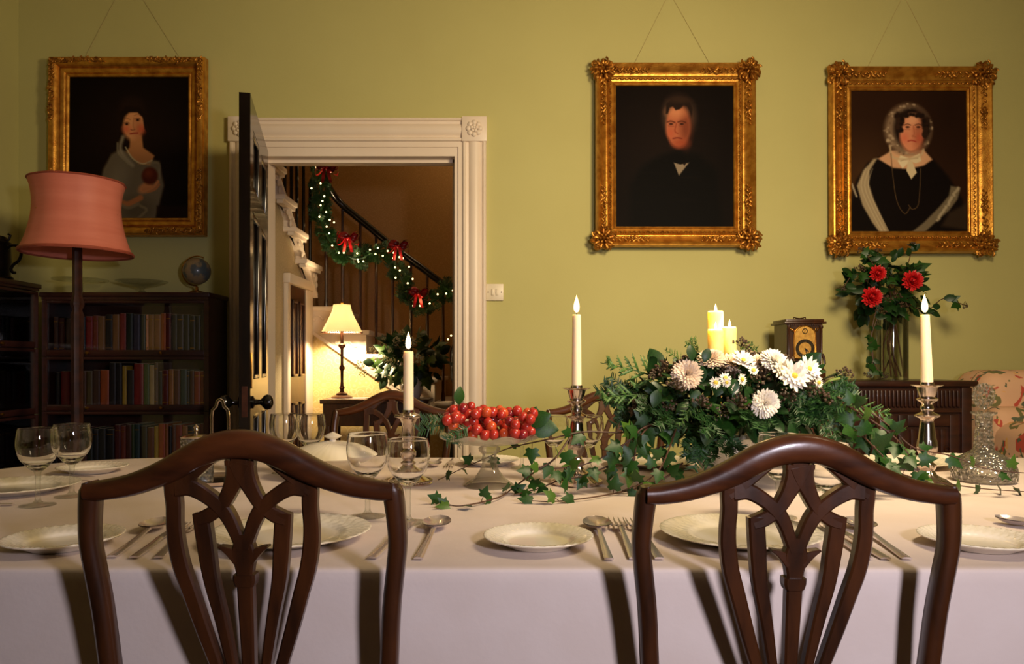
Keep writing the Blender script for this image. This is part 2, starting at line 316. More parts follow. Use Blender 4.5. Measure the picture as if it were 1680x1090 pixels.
# staircase: a lower flight along the back rising to the left, an upper flight on the left rising to the viewer
sr = thing('staircase', 'cream painted staircase with dark handrail rising across the hall', 'staircase')
HS = F/HB
tz0 = px(0,503,HB).z; rise = 39/HS; run = 56/HS; xs0 = px(545,0,HB).x
lower = []                                        # (x start, x end, z top)
for k in range(8):
    x0 = xs0+(k-1)*run if k else -1.55; x1 = xs0+k*run; z = tz0-k*rise
    if z < .1: break
    lower.append((x0, x1, z))
outl = [(-1.55, tz0)]
for x0, x1, z in lower: outl += [(x0, z), (x1, z)]
dz = lambda x: px(510,540,HB).z-(x-px(510,0,HB).x)*rise/run
for k, (x0, x1, z) in enumerate(lower):
    MB().box(x0, x1+.025, HB-.015, 6.7, z-.035, z, .006).build('tread', 'white_paint', sr)
    MB().box(x1-.012, x1, HB+.01, 6.7, z-rise, z-.035).build('riser', 'white_paint', sr)
    m_ = MB().prism([(x0, dz(x0)), (x1, dz(x1)), (x1, z-.035), (x0, z-.035)], 'y', HB, HB+.03); m_.build('stair_string', 'white_paint', sr)
    if k < 4:                                     # carved scroll on the string
        a = [(x0+.05+(.05-.0035*t)*math.cos(t*.45)*.9, HB-.004, z-.10+(.035-.0025*t)*math.sin(t*.45)) for t in range(14)]
        b = [(x0+.10+.008*t, HB-.004, z-.11+.02*math.sin(t*.5)) for t in range(12)]
        MB().tube(a, .006, 6).tube(b, .005, 6).build('scroll_bracket', 'white_paint', sr)
xe = lower[-1][1]
MB().prism([(-1.55, dz(-1.55)-.03), (xe, dz(xe)-.03), (xe, dz(xe)), (-1.55, dz(-1.55))], 'y', HB-.02, HB+.03).build('string_moulding', 'white_paint', sr)
mb = MB().prism([(-1.55, 0), (xe, 0), (xe, max(.02, dz(xe)-.03)), (-1.55, dz(-1.55)-.03)], 'y', HB, HB+.02)
struct('wall_hall_stairs', mb, 'cream_wallpaper', label='cream scroll patterned wall panel under the stairs')
# upper flight
SX = -1.5
noz = [(5.77, 1.805), (5.38, 1.985), (5.10, 2.15), (4.86, 2.32), (4.60, 2.49), (4.34, 2.66), (4.08, 2.83)]
for k, (y, z) in enumerate(noz):
    yn = noz[k+1][0] if k+1 < len(noz) else y-.26
    MB().box(-2.58, SX+.035, yn-.02, y+.03, z-.035, z, .006).build('tread', 'white_paint', sr)
    MB().box(-2.58, SX-.005, y-.012, y, z-.19, z-.035).build('riser', 'white_paint', sr)
    MB().prism([(yn-.02, z-.06), (y+.012, z-.06), (y-.02, z-.035), (y+.02, z-.036)][:2]+[(y+.022, z-.036), (yn-.02, z-.036)], 'x', SX-.02, SX+.022).build('nosing_moulding', 'white_paint', sr)
    m_ = MB().ell((SX+.004, y-.05, z-.10), (.012,.035,.03)).ell((SX+.004, y-.10, z-.085), (.010,.03,.018)).ell((SX+.004, y-.035, z-.15), (.01,.018,.025))
    m_.build('scroll_bracket', 'white_paint', sr)
    lo = lambda yy: 2.105-(yy-5.02)*.72
    MB().prism([(yn, lo(yn)), (y, lo(y)), (y, z-.036), (yn, z-.036)], 'x', SX-.03, SX).build('stair_string', 'white_paint', sr)
lo = lambda yy: 2.105-(yy-5.02)*.72
MB().prism([(3.95, lo(3.95)-.03), (5.74, lo(5.74)-.03), (5.74, lo(5.74)), (3.95, lo(3.95))], 'x', SX-.05, SX+.015).build('string_moulding', 'white_paint', sr)
struct('wall_hall_under_stairs', MB().prism([(H0, 0), (5.74, 0), (5.74, lo(5.74)), (H0, lo(H0))], 'x', HX-.03, HX), 'damask_wallpaper', label='pale damask wall below the upper stairs')
# cupboard door under the stairs
d2 = bpy.data.objects.new('door_2', None); C.objects.link(d2); tag(d2, 'dark brown panelled cupboard door under the stairs', None, None, 'structure')
dy0, dy1, dzt = HX*F/(470-840), HX*F/(497-840), 1.60
MB().box(HX, HX+.02, dy0, dy1, .02, dzt).build('leaf', 'mahogany', d2)
for z0, z1 in ((.1,.78), (.96,1.5)):
    for y0, y1 in ((dy0+.05, (dy0+dy1)/2-.02), ((dy0+dy1)/2+.02, dy1-.05)):
        mm = MB().box(HX+.018, HX+.034, y0, y0+.02, z0, z1, .004).box(HX+.018, HX+.034, y1-.02, y1, z0, z1, .004).box(HX+.018, HX+.034, y0, y1, z0, z0+.02, .004).box(HX+.018, HX+.034, y0, y1, z1-.02, z1, .004)
        mm.build('panel_moulding', 'mahogany', d2)
t2 = bpy.data.objects.new('trim_2', None); C.objects.link(t2); tag(t2, 'white moulding around the cupboard door under the stairs', None, None, 'structure')
MB().box(HX, HX+.03, dy0-.07, dy0, 0, dzt+.07, .006).build('casing_upright', 'white_paint', t2)
MB().box(HX, HX+.03, dy1, 5.73, 0, dzt+.07, .006).build('casing_upright', 'white_paint', t2)
MB().box(HX, HX+.05, dy0-.08, 5.735, dzt+.0, dzt+.07, .01).build('casing_head', 'white_paint', t2)
# handrail and balusters
rail_px = [(800,523,5.82),(745,480,5.82),(700,446,5.82),(650,409,5.82),(600,368,5.82),(560,335,5.80),(540,308,5.70),(528,280,5.55),(519,250,5.35),(508,205,5.1),(492,140,4.8),(470,60,4.5)]
rail = smoothpath([tuple(px(*q)) for q in rail_px], 6)
MB().tube(rail, .034, 12, flat=.8).build('handrail', 'black_door', sr)
def rail_z(x): return min(rail, key=lambda q: abs(q[0]-x)+(0 if q[1] > 5.6 else 5))[2]
for xb in (535, 562, 591, 617, 644, 674, 701, 727, 752):
    x = px(xb, 0, 5.82).x
    zb = next((z for x0, x1, z in lower if x0-.01 <= x <= x1), lower[-1][2]-.1)
    if x < lower[0][1]: zb = lower[0][2]
    zt = rail_z(x)-.02
    prof = [(.016, zb), (.016, zb+.04), (.011, zb+.08), (.013, (zb+zt)/2), (.010, zt-.1), (.012, zt)]
    MB().lathe(prof, 8, (x, 5.82, 0)).build('baluster', 'mahogany', sr)
for y in (5.68, 5.5, 5.33, 5.2, 5.05, 4.93, 4.8, 4.66):
    zt = min(rail, key=lambda q: abs(q[1]-y)+(0 if q[1] < 5.78 else 5)); zb = min((z for yy, z in noz if yy >= y-.02), default=1.8)
    zb = max(z for yy, z in noz if yy >= y-.01)
    MB().lathe([(.016, zb), (.011, zb+.06), (.013, zb+.4), (.011, zt[2])], 8, (SX-.03, y, 0)).build('baluster', 'black_door', sr)
nx_ = px(738,0,5.7).x
MB().lathe([(.05,0),(.05,.5),(.035,.55),(.03,.9),(.045,.95),(.05,1.15),(.03,1.2),(.0,1.22)], 16, (nx_+.05, 5.68, 0)).build('newel_post', 'black_door', sr)
# ------------------------------------------------------------------ dining table and cloth
TZ = .75; TX0, TX1, TY0, TY1 = -1.47, 2.05, 1.067, 2.362
tb = thing('dining_table', 'long mahogany dining table hidden under the white cloth', 'table')
def rrect(x0, x1, y0, y1, r, n=14):
    out = []
    for cx, cy, a0 in ((x1-r, y0+r, -PI/2), (x1-r, y1-r, 0), (x0+r, y1-r, PI/2), (x0+r, y0+r, PI)):
        for k in range(n+1):
            a = a0+PI/2*k/n; out.append((cx+r*math.cos(a), cy+r*math.sin(a)))
    return out
MB().prism(rrect(TX0+.012, TX1-.012, TY0+.012, TY1-.012, .42), 'z', TZ-.03, TZ-.003).build('table_top', 'mahogany', tb)
MB().box(TX0+.25, TX1-.25, TY0+.12, TY1-.12, TZ-.12, TZ-.03).build('apron', 'mahogany', tb)
for lx in (TX0+.35, .3, TX1-.35):
    for ly in (TY0+.45, TY1-.25):
        MB().lathe([(.028,0),(.034,.03),(.022,.08),(.03,.3),(.04,.5),(.045,TZ-.12)], 14, (lx, ly, 0)).build('leg', 'mahogany', tb)
def dense(pts, step=.02):
    out = []; n = len(pts)
    for i in range(n):
        a, b = Vector(pts[i]), Vector(pts[(i+1) % n]); k = max(1, int((b-a).length/step))
        out += [tuple(a.lerp(b, j/k)) for j in range(k)]
    return out
ol = dense(rrect(TX0, TX1, TY0, TY1, .42), .022); N_ = len(ol)
rings = []
cxm, cym = (TX0+TX1)/2, (TY0+TY1)/2
nrm = []
for i in range(N_):
    a, b = Vector(ol[i-1]), Vector(ol[(i+1) % N_]); t = (b-a).normalized(); nrm.append(Vector((t.y, -t.x)))
mb = MB(); s_len = 0
def fold(i): return .5*math.sin(i*.31)+.3*math.sin(i*.117+1)+.2*math.sin(i*.7+2)
prof = [(-.02, TZ, 0), (-.006, TZ, 0), (-.0017, TZ-.0018, 0), (0, TZ-.006, 0), (.001, TZ-.02, .05), (.002, TZ-.05, .15), (.003, TZ-.10, .4), (.004, TZ-.16, .8), (.005, TZ-.22, 1.0), (.005, TZ-.255, 1.1), (.003, TZ-.255, 1.1)]
vs_ = []
for o_, z, fa in prof:
    for i in range(N_):
        corner = 1 if abs(abs(nrm[i].x)-.5) < .45 and abs(nrm[i].y) > .1 else .16
        d = o_+fa*.014*fold(i)*corner
        vs_.append((ol[i][0]+nrm[i].x*d, ol[i][1]+nrm[i].y*d, z))
fs_ = [(r*N_+i, r*N_+(i+1) % N_, (r+1)*N_+(i+1) % N_, (r+1)*N_+i) for r in range(len(prof)-1) for i in range(N_)]
fs_.append(tuple(range(N_)))
mb.add(vs_, fs_)
cl = mb.build('tablecloth', 'linen', ang=.9); tag(cl, 'plain white linen cloth covering the long dining table', 'tablecloth')
# ------------------------------------------------------------------ shield-back dining chairs
CRZ = .954; CY = .965
rk = lambda x, z: max(0., (CRZ-z))*.125 if z > .46 else .0618-(.46-z)*.12
def cp(dx, py):                                   # offsets measured at the chair plane -> real metres in the chair's own frame
    z = .8
    for _ in range(8):
        Y = CY+rk(0, z); z = HC-(py-HY)*Y/F
    return dx*Y/F, z
def cs(lst, n=5):                                 # [(dx,py,width px)] -> smooth stations
    out = []
    for dx, py, wd in lst:
        x, z = cp(dx, py); out.append((x, z, wd*.985/F))
    return smoothpath(out, n)
def mirror(st): return [(-x, z, wd) for x, z, wd in st]
def make_chair(name, label):
    t = thing(name, label, 'chair')
    # crest rail: rounded section, thicker at the middle
    ctr = [(-250,811,30),(-225,810,33),(-184,803,36),(-147,791,39),(-110,775,43),(-74,755,45),(-36,740,46),(0,735,47),(36,740,46),(74,755,45),(110,775,43),(147,791,39),(184,803,36),(225,810,33),(250,811,30)]
    st = cs(ctr, 4); mb = MB(); n = len(st); vs = []; SEG = 14
    for i, (x, z, wd) in enumerate(st):
        a, b = st[max(i-1,0)], st[min(i+1,n-1)]; tt = Vector((b[0]-a[0], b[1]-a[1])).normalized(); nx, nz = -tt.y, tt.x
        for k in range(SEG):
            an = 2*PI*k/SEG; c_, s_ = math.cos(an), math.sin(an); e = .75
            u = math.copysign(abs(c_)**e, c_)*wd/2; v = math.copysign(abs(s_)**e, s_)*.0165
            vs.append((x+nx*u, rk(x, z)+v-.004, z+nz*u))
    fs = [(i*SEG+k, i*SEG+(k+1) % SEG, (i+1)*SEG+(k+1) % SEG, (i+1)*SEG+k) for i in range(n-1) for k in range(SEG)]
    fs += [tuple(reversed(range(SEG))), tuple((n-1)*SEG+k for k in range(SEG))]
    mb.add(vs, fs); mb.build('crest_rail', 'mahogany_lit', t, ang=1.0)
    # stiles run on to the floor as the back legs
    up = cs([(-249,797,16),(-247,806,25),(-248,818,31),(-251,855,30),(-252,895,29),(-246,940,29),(-237,1002,29),(-229,1090,29)], 4)
    x6, z6, w6 = up[-1]
    up += [(x6+.004, .56, w6), (x6+.008, .47, .03), (x6+.006, .40, .034), (x6, .2, .03), (x6-.006, 0, .026)]
    for stn in (up, mirror(up)): MB().bar(stn, .029, rk, .006).build('back_leg', 'mahogany', t, ang=.9)
    # pierced splat of interlaced bars
    mb = MB(); D = .017
    ob = cs([(-112,800,27),(-112,818,26),(-111,837,25),(-112,868,25),(-110,900,26),(-103,938,26),(-91,976,25),(-73,1035,23),(-55,1090,20)], 4)
    x, z, _ = ob[-1]; ob += [(x*.78, .59, .014), (x*.7, .52, .014)]
    ib = cs([(-67,848,27),(-66,862,27),(-62,900,27),(-56,954,24),(-42,1020,20),(-29,1090,16)], 4)
    x, z, _ = ib[-1]; ib += [(x*.8, .59, .012), (x*.72, .52, .012)]
    r1 = cs([(-106,806,30),(-82,806,27),(-56,820,24),(-40,833,24),(-28,846,24),(-19,862,22),(-11,882,20),(-3,905,18)], 4)     # ribbon from the outer bar over the crossing to the centre
    r2 = cs([(-2,765,42),(-7,785,34),(-16,806,26),(-28,828,23),(-42,843,23),(-58,853,24),(-72,858,22)], 4)                    # ribbon from the crest to the inner bar
    arch = cs([(-118,806,34),(-96,793,30),(-70,776,22),(-46,760,16),(-24,750,14),(0,748,14)], 4)                              # spandrel under the crest
    for s_, k_ in ((ob,.96), (ib,.98), (r1,1.05), (r2,1.0), (arch,.9)):
        mb.bar(s_, D*k_, rk, .0025); mb.bar(mirror(s_), D*(k_+.012), rk, .0025)
    mid_ = cs([(0,752,32),(0,775,28)], 2); mb.bar(mid_, D*.98, rk, .0025)
    ear = cs([(-19,762,10),(-19,770,10)], 1); mb.bar(ear, D, rk, .002); mb.bar(mirror(ear), D, rk, .002)
    sh = cs([(0,882,20),(0,900,34),(0,915,40),(0,935,30),(0,950,26),(0,975,26),(0,1035,24),(0,1090,21)], 4); x, z, _ = sh[-1]
    sh += [(0, .59, .016), (0, .52, .016)]; mb.bar(sh, D*1.03, rk, .0025)
    hk = cs([(-8,922,22),(-20,912,15),(-30,906,9),(-40,902,3)], 3); mb.bar(hk, D, rk, .001); mb.bar(mirror(hk), D, rk, .001)
    kb_ = cs([(0,947,36),(0,957,36),(0,966,30)], 2); mb.bar(kb_, D*1.3, rk, .003)
    mb.build('splat', 'mahogany', t, ang=.6)
    xb, _ = cp(229, 1090)
    MB().box(-xb, xb, .045, .07, .495, .535, .004).build('lower_back_rail', 'mahogany', t)
    MB().prism([(-xb-.01, .06), (xb+.01, .06), (xb+.035, .42), (-xb-.035, .42)], 'z', .40, .435).build('seat_frame', 'mahogany', t)
    def sf(u, v):
        e = (1-abs(2*u-1)**4)*(1-abs(2*v-1)**4); hw = xb+.005+.025*v
        return ((2*u-1)*hw, .065+.35*v, .435+.035*e)
    MB().grid(16, 16, sf).build('seat', 'carpet', t)
    for s_ in (-1, 1):
        MB().box(s_*(xb+.015)-.018, s_*(xb+.015)+.018, .385, .42, 0, .40, .004).build('front_leg', 'mahogany', t)
        MB().box(s_*xb-.008, s_*xb+.008, .06, .40, .14, .17).build('stretcher', 'mahogany', t)
    return t
ch0 = make_chair('dining_chair', 'mahogany dining chair with pierced splat pulled up before the white cloth, left of two')
ch0.location = (-.351, .968-.003-CY+CY, 0)
ch0.location = (-.351, CY, 0); ch0.scale = (1, 1, 1.006); ch0['group'] = 'mahogany dining chairs around the table'
ch1 = copy_tree(ch0); ch1.location = (.371, CY, 0); ch1.scale = (1, 1, 1); ch1['label'] = 'reddish glossy mahogany dining chair in front of the white flowers, right of two near chairs'
for X, lb in ((-.425, 'dark dining chair across the table, in front of the open doorway'), (.325, 'dark dining chair across the table, behind the silver candlestick, against the green wall'), (1.10, 'dark dining chair across the table, in front of the carved sideboard')):
    c = copy_tree(ch0); c.location = (X, 2.66, 0); c.rotation_euler = (0, 0, PI); c.scale = (1, 1, 1.0); c['label'] = lb
# ------------------------------------------------------------------ place settings
def plate_mesh(r, n_rib=34, swirl=9):
    prof = [(0,.006),(r*.30,.006),(r*.52,.006),(r*.58,.0065),(r*.62,.009),(r*.66,.0115),(r*.74,.0135),(r*.82,.0155),(r*.90,.0172),(r*.96,.0185),(r*.99,.0188),(r,.0178),(r*.985,.0160),(r*.9,.0135),(r*.7,.007),(r*.58,.0015),(r*.55,0),(r*.5,.0015),(0,.002)]
    def fn(rr, z, a, i):
        t = (rr/r-.62)/.38
        if 4 < i < 10:
            am = .0021*min(1, max(0, t*3))*(1 if i < 9 else .6); z += am*math.sin(n_rib*a+swirl*t*1.6)
        if 8 < i < 13: rr *= 1+.004*math.sin(n_rib*a+swirl*1.6)
        return rr, z
    return MB().lathe(prof, 176, fn=fn).mesh('plate', 'china', ang=1.2)
pm_s, pm_d = plate_mesh(.0885), plate_mesh(.131)
def on_table(x, y, h=.018):                       # photograph pixel of a plate's rim centre -> table position
    Y = (HC-TZ-h)*F/(y-HY); return (x-840)*Y/F, Y
for nm, me, X, Y, lb in (
    ('side_plate', pm_s, *on_table(883,877), 'fluted cream side plate lying alone between the two near chairs'),
    ('side_plate', pm_s, *on_table(105,879), 'fluted cream side plate at the near corner of the table, behind the chair stile'),
    ('side_plate', pm_s, *on_table(1606,880), 'fluted cream side plate with a spoon and fork beyond it, cut by the photo edge'),
    ('dinner_plate', pm_d, *on_table(478,868), 'fluted cream dinner plate seen through the near chair before the doorway'),
    ('dinner_plate', pm_d, *on_table(1214,869), 'fluted cream dinner plate seen through the chair before the flowers'),
    ('side_plate', pm_s, -.066, 2.19, 'fluted cream side plate on the far table edge behind the grape stand'),
    ('dinner_plate', pm_d, .40, 2.165, 'fluted cream dinner plate on the far table edge behind the ivy'),
    ('dinner_plate', pm_d, 1.13, 2.16, 'fluted cream dinner plate beside the far candlestick near the sideboard'),
    ('side_plate', pm_s, 1.335, 2.235, 'fluted cream side plate behind the cut glass decanter'),
    ('dinner_plate', pm_d, -1.135, 1.716, 'fluted cream dinner plate at the table end behind two wine glasses'),
    ('side_plate', pm_s, -1.135, 2.03, 'fluted cream side plate at the table end in front of the bookcase')):
    p_ = place(nm, me, None, (X, Y, TZ+.0003)); tag(p_, lb, 'plate', 'cream fluted plates')
# cutlery: local +y points to the tip, origin at the handle end
def handle(mb, L, w0=.0055, w1=.0035):
    st = [(0,w0),(L*.08,w0),(L*.5,w1*1.2),(L*.85,w1*.9),(L,w1)]
    for sgn in (1,):
        vs = []
        for y, ww in st:
            z = .003+.006*(y/L)**2
            vs += [(-ww,y,z-.0012),(ww,y,z-.0012),(ww,y,z+.0006),(ww*.5,y,z+.0014),(-ww*.5,y,z+.0014),(-ww,y,z+.0006)]
        n = len(st); mb.add(vs, [(i*6+k, i*6+(k+1) % 6, (i+1)*6+(k+1) % 6, (i+1)*6+k) for i in range(n-1) for k in range(6)]+[(5,4,3,2,1,0), tuple((n-1)*6+k for k in range(6))])
def spoon_mesh(L=.19, bw=.021, bl=.064):
    hL = L-bl; hm = MB(); handle(hm, hL+.004); bm_ = MB()
    for dzz in (0, .0012):
        bm_.grid(12, 14, lambda u, v, d=dzz: ((2*u-1)*bw*math.sqrt(max(0, 1-(2*v-1)**2))*(1.05-.18*v), hL+v*bl, .0105+d-.0092*(1-(2*u-1)**2*.95)*(max(0,1-(2*v-1)**2))**.8+.001))
    return hm, bm_
def fork_mesh(L=.19):
    hL = L*.66; hm = MB(); handle(hm, hL); b = MB()
    zf = lambda y: .009-.010*((y-hL)/(L-hL))*(1-.75*((y-hL)/(L-hL)))*2.0+.002
    b.grid(6, 6, lambda u, v: ((2*u-1)*(.004+.0085*math.sin(v*PI/2)), hL+v*.022, zf(hL+v*.022)+.0006)); b.grid(6, 6, lambda u, v: ((2*u-1)*(.004+.0085*math.sin(v*PI/2)), hL+v*.022, zf(hL+v*.022)-.0008))
    for k in range(4):
        x = -.0108+k*.0072
        b.tube([(x, y, zf(y)) for y in (hL+.019, hL+.03, hL+.04, hL+.05, L)], [.0016,.0016,.0015,.0013,.0006], 6)
    return hm, b
def knife_mesh(L=.215):
    hm = MB(); hL = .10; handle(hm, hL, .0065, .0055); b = MB()
    out = [(-.005,hL),(-.007,hL+.02),(-.0085,L-.04),(-.006,L-.015),(.004,L),(.006,L-.02),(.006,hL)]
    b.prism(out, 'z', .0082, .0094); return hm, b
CUT = {}
for k_, fn_, bn in (('spoon', spoon_mesh, 'bowl'), ('fork', fork_mesh, 'tines'), ('knife', knife_mesh, 'blade')):
    a_, b_ = fn_(); CUT[k_] = (a_.mesh('handle','steel'), b_.mesh(bn,'steel',ang=1.2), bn)
def cut(kind, p0, p1, label, scale=1., flip=False):            # from handle-end pixel towards tip pixel on the cloth
    a, b = Vector(on_table(*p0, .004)), Vector(on_table(*p1, .006)); d = b-a
    t = thing(kind, label, 'cutlery', (a.x, a.y, TZ+.0002), math.atan2(-d.x, d.y), 'steel cutlery on the cloth')
    L = {'spoon':.19, 'fork':.19, 'knife':.215}[kind]; s = d.length/L
    t.scale = (max(.9, min(1.25, s)), s, 1.15)
    place('handle', CUT[kind][0], t); place(CUT[kind][2], CUT[kind][1], t)
cut('spoon', (183,913), (268,856), 'steel spoon with bowl up, beside the chair stile near the table corner')
cut('knife', (219,914), (305,862), 'steel knife lying between a spoon and a fork near the table corner')
cut('fork', (260,914), (318,857), 'steel fork seen through the side of the near chair before the doorway')
cut('knife', (610,915), (682,858), 'steel dinner knife lying beside the chair stile, left of a round spoon')
cut('spoon', (686,916), (722,853), 'steel soup spoon lying alone at the near edge, right of the chair before the doorway')
cut('spoon', (999,917), (976,854), 'steel dessert spoon touching the rim of the lone side plate')
cut('fork', (1040,916), (1010,850), 'steel fork lying beside the dessert spoon, left of the chair stile')
cut('fork', (1082,916), (1038,851), 'steel fork half hidden behind the stile of the chair before the flowers')
cut('knife', (1454,916), (1345,858), 'steel dinner knife seen through the bars of the chair before the flowers')
cut('fork', (1425,916), (1340,862), 'steel fork lying under the dinner knife behind the chair bars')
cut('spoon', (1488,916), (1398,855), 'steel spoon lying right of the dinner knife behind the chair bars')
cut('spoon', (1850,890), (1632,853), 'steel spoon lying beyond the side plate at the photo edge')
cut('fork', (1800,900), (1664,852), 'steel fork at the photo edge beyond the side plate')
cut('fork', (22,827), (-140,830), 'steel fork handle at the table end beside two wine glasses')
cut('knife', (28,787), (158,785), 'steel knife with its blade resting at the table end plates')
cut('spoon', (724,752.5), (710,766), 'steel spoon lying at the far table edge beside the column candlestick')
cut('fork', (744,752.5), (737,766), 'steel fork lying at the far table edge, left of the grape stand')
cut('fork', (1528,767), (1556,755), 'steel fork leaning beside the plate near the decanter')
cut('knife', (1100,757), (1140,772), 'steel knife at the far table edge behind the white bowl')
# goblets
def goblet_mesh(r=.039, h=.155, br=.032):
    bh = h*.55; b0 = h-bh; T = .0011
    o = [(0,.0),(br,.0),(br,.0016),(br*.7,.0032),(.010,.0065),(.0058,.012),(.0052,.03),(.0056,b0-.008),(.009,b0-.001)]
    bowl = [(.016,b0+.004),(r*.62,b0+.014),(r*.86,b0+.026),(r*1.0,b0+.042),(r*1.045,b0+.056),(r*1.02,b0+.07),(r*.96,h-.002)]
    inner = [(r*.96-.0005,h),(r*.96-T,h-.002),(r*1.02-T,b0+.07),(r*1.045-T,b0+.056),(r*1.0-T,b0+.042),(r*.86-T,b0+.027),(r*.62-T,b0+.0158),(.010,b0+.0085),(0,b0+.007)]
    sp = lambda p: smoothpath(p, 3)
    return MB().lathe([(0,b0+.0015)]+sp([(.0085,b0-.001)]+bowl)+sp(inner), 40).mesh('bowl', 'crystal', ang=1.0), MB().lathe(sp(o[4:]), 24).mesh('stem', 'clear_glass', ang=1.0), MB().lathe(o[:5], 40).mesh('foot', 'clear_glass', ang=1.0)
g0 = goblet_mesh(); g1 = goblet_mesh(.0385, .160, .034)
for me, X, Y, lb in (
    (g1, -.981, 1.551, 'empty stemmed wine glass standing nearest the table corner before the bookcase'),
    (g1, -.974, 1.659, 'taller looking of the paired wine glasses at the bookcase end of the table'),
    (g1, -.277, 1.438, 'empty wine glass above the chair rail end, left of the paired glass by the candlestick'),
    (g0, -.192, 1.383, 'empty wine glass in front of the single column silver candlestick'),
    (g1, -.612, 2.02, 'farther wine glass of the pair before the dark door'),
    (g1, -.538, 2.0, 'wine glass standing left of the white tureen knob'),
    (g0, .113, 2.03, 'wine glass behind the ornate candlestick, on its left side'),
    (g0, .207, 2.02, 'wine glass behind the ornate candlestick, on its right side'),
    (g0, .028, 2.12, 'wine glass mostly hidden behind the grape stand'),
    (g1, .508, 1.43, 'wine glass seen left of centre through the chair before the flowers'),
    (g0, .548, 1.305, 'wine glass seen right of centre through the chair before the flowers')):
    o = thing('wine_glass', lb, 'glass', (X, Y, TZ+.0003), 0, 'stemmed wine glasses')
    for nm_, m_ in zip(('bowl','stem','foot'), me): place(nm_, m_, o)
# ------------------------------------------------------------------ candles and candlesticks
def flame_obj(parent, loc, s=1., name='flame'):
    prof = [(0,0),(.0042,.003),(.0066,.008),(.0071,.014),(.0060,.022),(.0036,.031),(.0014,.038),(0,.043)]
    return MB().lathe([(r*s, z*s) for r, z in prof], 14).build(name, 'flame', parent, loc)
def taper(loc, r0, r1, h, label, power, lean=(0,0)):
    t = thing('taper_candle', label, 'candle', loc, 0, 'lit tapers on the table'); t.rotation_euler = (lean[0], lean[1], 0)
    MB().lathe([(r0,0),(r0*.98,.01),(r1,h-.004),(r1*.93,h-.001),(r1*.7,h-.002),(.001,h-.004)], 24).build('wax_body', 'wax', t)
    MB().tube([(0,0,h-.004),(.0005,0,h+.004),(.002,0,h+.009)], .0009, 6).build('wick', 'wick', t)
    flame_obj(t, (0,0,h+.004))
    p = point('candle_light', (0,0,h+.022), power, (1,.6,.24), .008); p.parent = t
    return t
def stick(name, label, loc, prof, seg=40, fn=None, extra=None):
    t = thing(name, label, 'candlestick', loc, 0, 'silver candlesticks')
    return t
# column candlestick with beaded rims
Y1 = 1.83; X1 = (670-840)*Y1/F
t = thing('candlestick', 'silver column candlestick with beaded rims, nearest the doorway', 'candlestick', (X1, Y1, TZ), 0, 'silver candlesticks')
def bead(r, z, n, s, amp=.0014):
    mb = MB()
    for k in range(n):
        a = 2*PI*k/n; mb.ell((r*math.cos(a), r*math.sin(a), z), s, 6, 4)
    return mb
MB().lathe([(0,0),(.057,0),(.058,.004),(.055,.008),(.050,.011),(.042,.016),(.030,.024),(.020,.034),(.016,.040)], 48).build('base', 'silver', t)
bead(.0555,.0095,44,.0035).build('bead_rim', 'silver', t)
MB().lathe([(.016,.04),(.022,.044),(.022,.050),(.014,.056),(.018,.064),(.0225,.072),(.0225,.080),(.016,.086),(.0155,.09)], 40).build('knop', 'silver', t)
MB().lathe([(.0155,.09),(.0165,.095),(.0155,.12),(.0145,.140),(.0165,.145),(.0165,.149),(.019,.155),(.0215,.160)], 40).build('column', 'silver', t)
MB().lathe([(.0215,.160),(.030,.164),(.033,.166),(.031,.170),(.020,.173),(.0145,.176),(.0145,.182),(.0135,.182),(.0135,.172)], 40).build('drip_pan', 'silver', t)
bead(.0325,.167,34,.0026).build('bead_rim', 'silver', t)
z0 = TZ+.176
taper((X1, Y1, z0), .0128, .0122, px(0,576,Y1).z-z0, 'short white taper candle lit in front of the doorway', 2.0)
# ornate baluster candlesticks
def ornate(X, Y, ztop, label):
    t = thing('candlestick', label, 'candlestick', (X, Y, TZ), 0, 'silver candlesticks'); H = ztop-TZ; k = H/.235
    gad = lambda amp, n: (lambda r, z, a, i: (r*(1+amp*abs(math.sin(n*a/2))), z))
    sc_ = lambda p: [(r, z*k) for r, z in p]
    MB().lathe(sc_([(0,0),(.056,0),(.060,.004),(.060,.010),(.054,.014),(.046,.018),(.040,.024),(.030,.028),(.020,.034),(.014,.044)]), 64, fn=gad(.06, 16)).build('base', 'silver', t)
    MB().lathe(sc_([(.014,.044),(.018,.050),(.019,.056),(.012,.062),(.0105,.066),(.013,.072),(.020,.086),(.0215,.098),(.0195,.112)]), 48, fn=gad(.07, 14)).build('acanthus_bulb', 'silver', t)
    MB().lathe(sc_([(.0195,.112),(.0175,.128),(.0155,.145),(.0135,.155),(.016,.160),(.027,.165),(.0275,.168),(.018,.172),(.0115,.176)]), 40).build('stem', 'silver', t)
    MB().lathe(sc_([(.0115,.176),(.0145,.181),(.0135,.187),(.0115,.192),(.014,.196),(.0225,.201),(.0235,.204),(.016,.208)]), 40).build('knop', 'silver', t)
    MB().lathe(sc_([(.016,.208),(.018,.213),(.0205,.222),(.0225,.230),(.030,.233),(.0335,.2345),(.032,.2355),(.022,.233),(.0145,.232),(.0145,.241),(.0125,.242),(.0125,.225)]), 48, fn=lambda r, z, a, i: (r*(1+(.06 if r > .028 else 0)*math.sin(12*a)), z)).build('candle_socket', 'silver', t)
    return t
Y2 = 1.83; X2 = (946-840)*Y2/F; zt2 = px(0,637,Y2).z
ornate(X2, Y2, zt2, 'ornate silver baluster candlestick wrapped in ivy beside the grapes')
taper((X2, Y2, zt2+.001), .0122, .0102, px(0,516,Y2).z-zt2-.001, 'tall cream taper candle lit beside the grapes', 2.0)
Y3 = 1.75; X3 = (1521-840)*Y3/F; zt3 = px(0,632,Y3).z
ornate(X3, Y3, zt3, 'ornate silver baluster candlestick before the sideboard, next to the decanter')
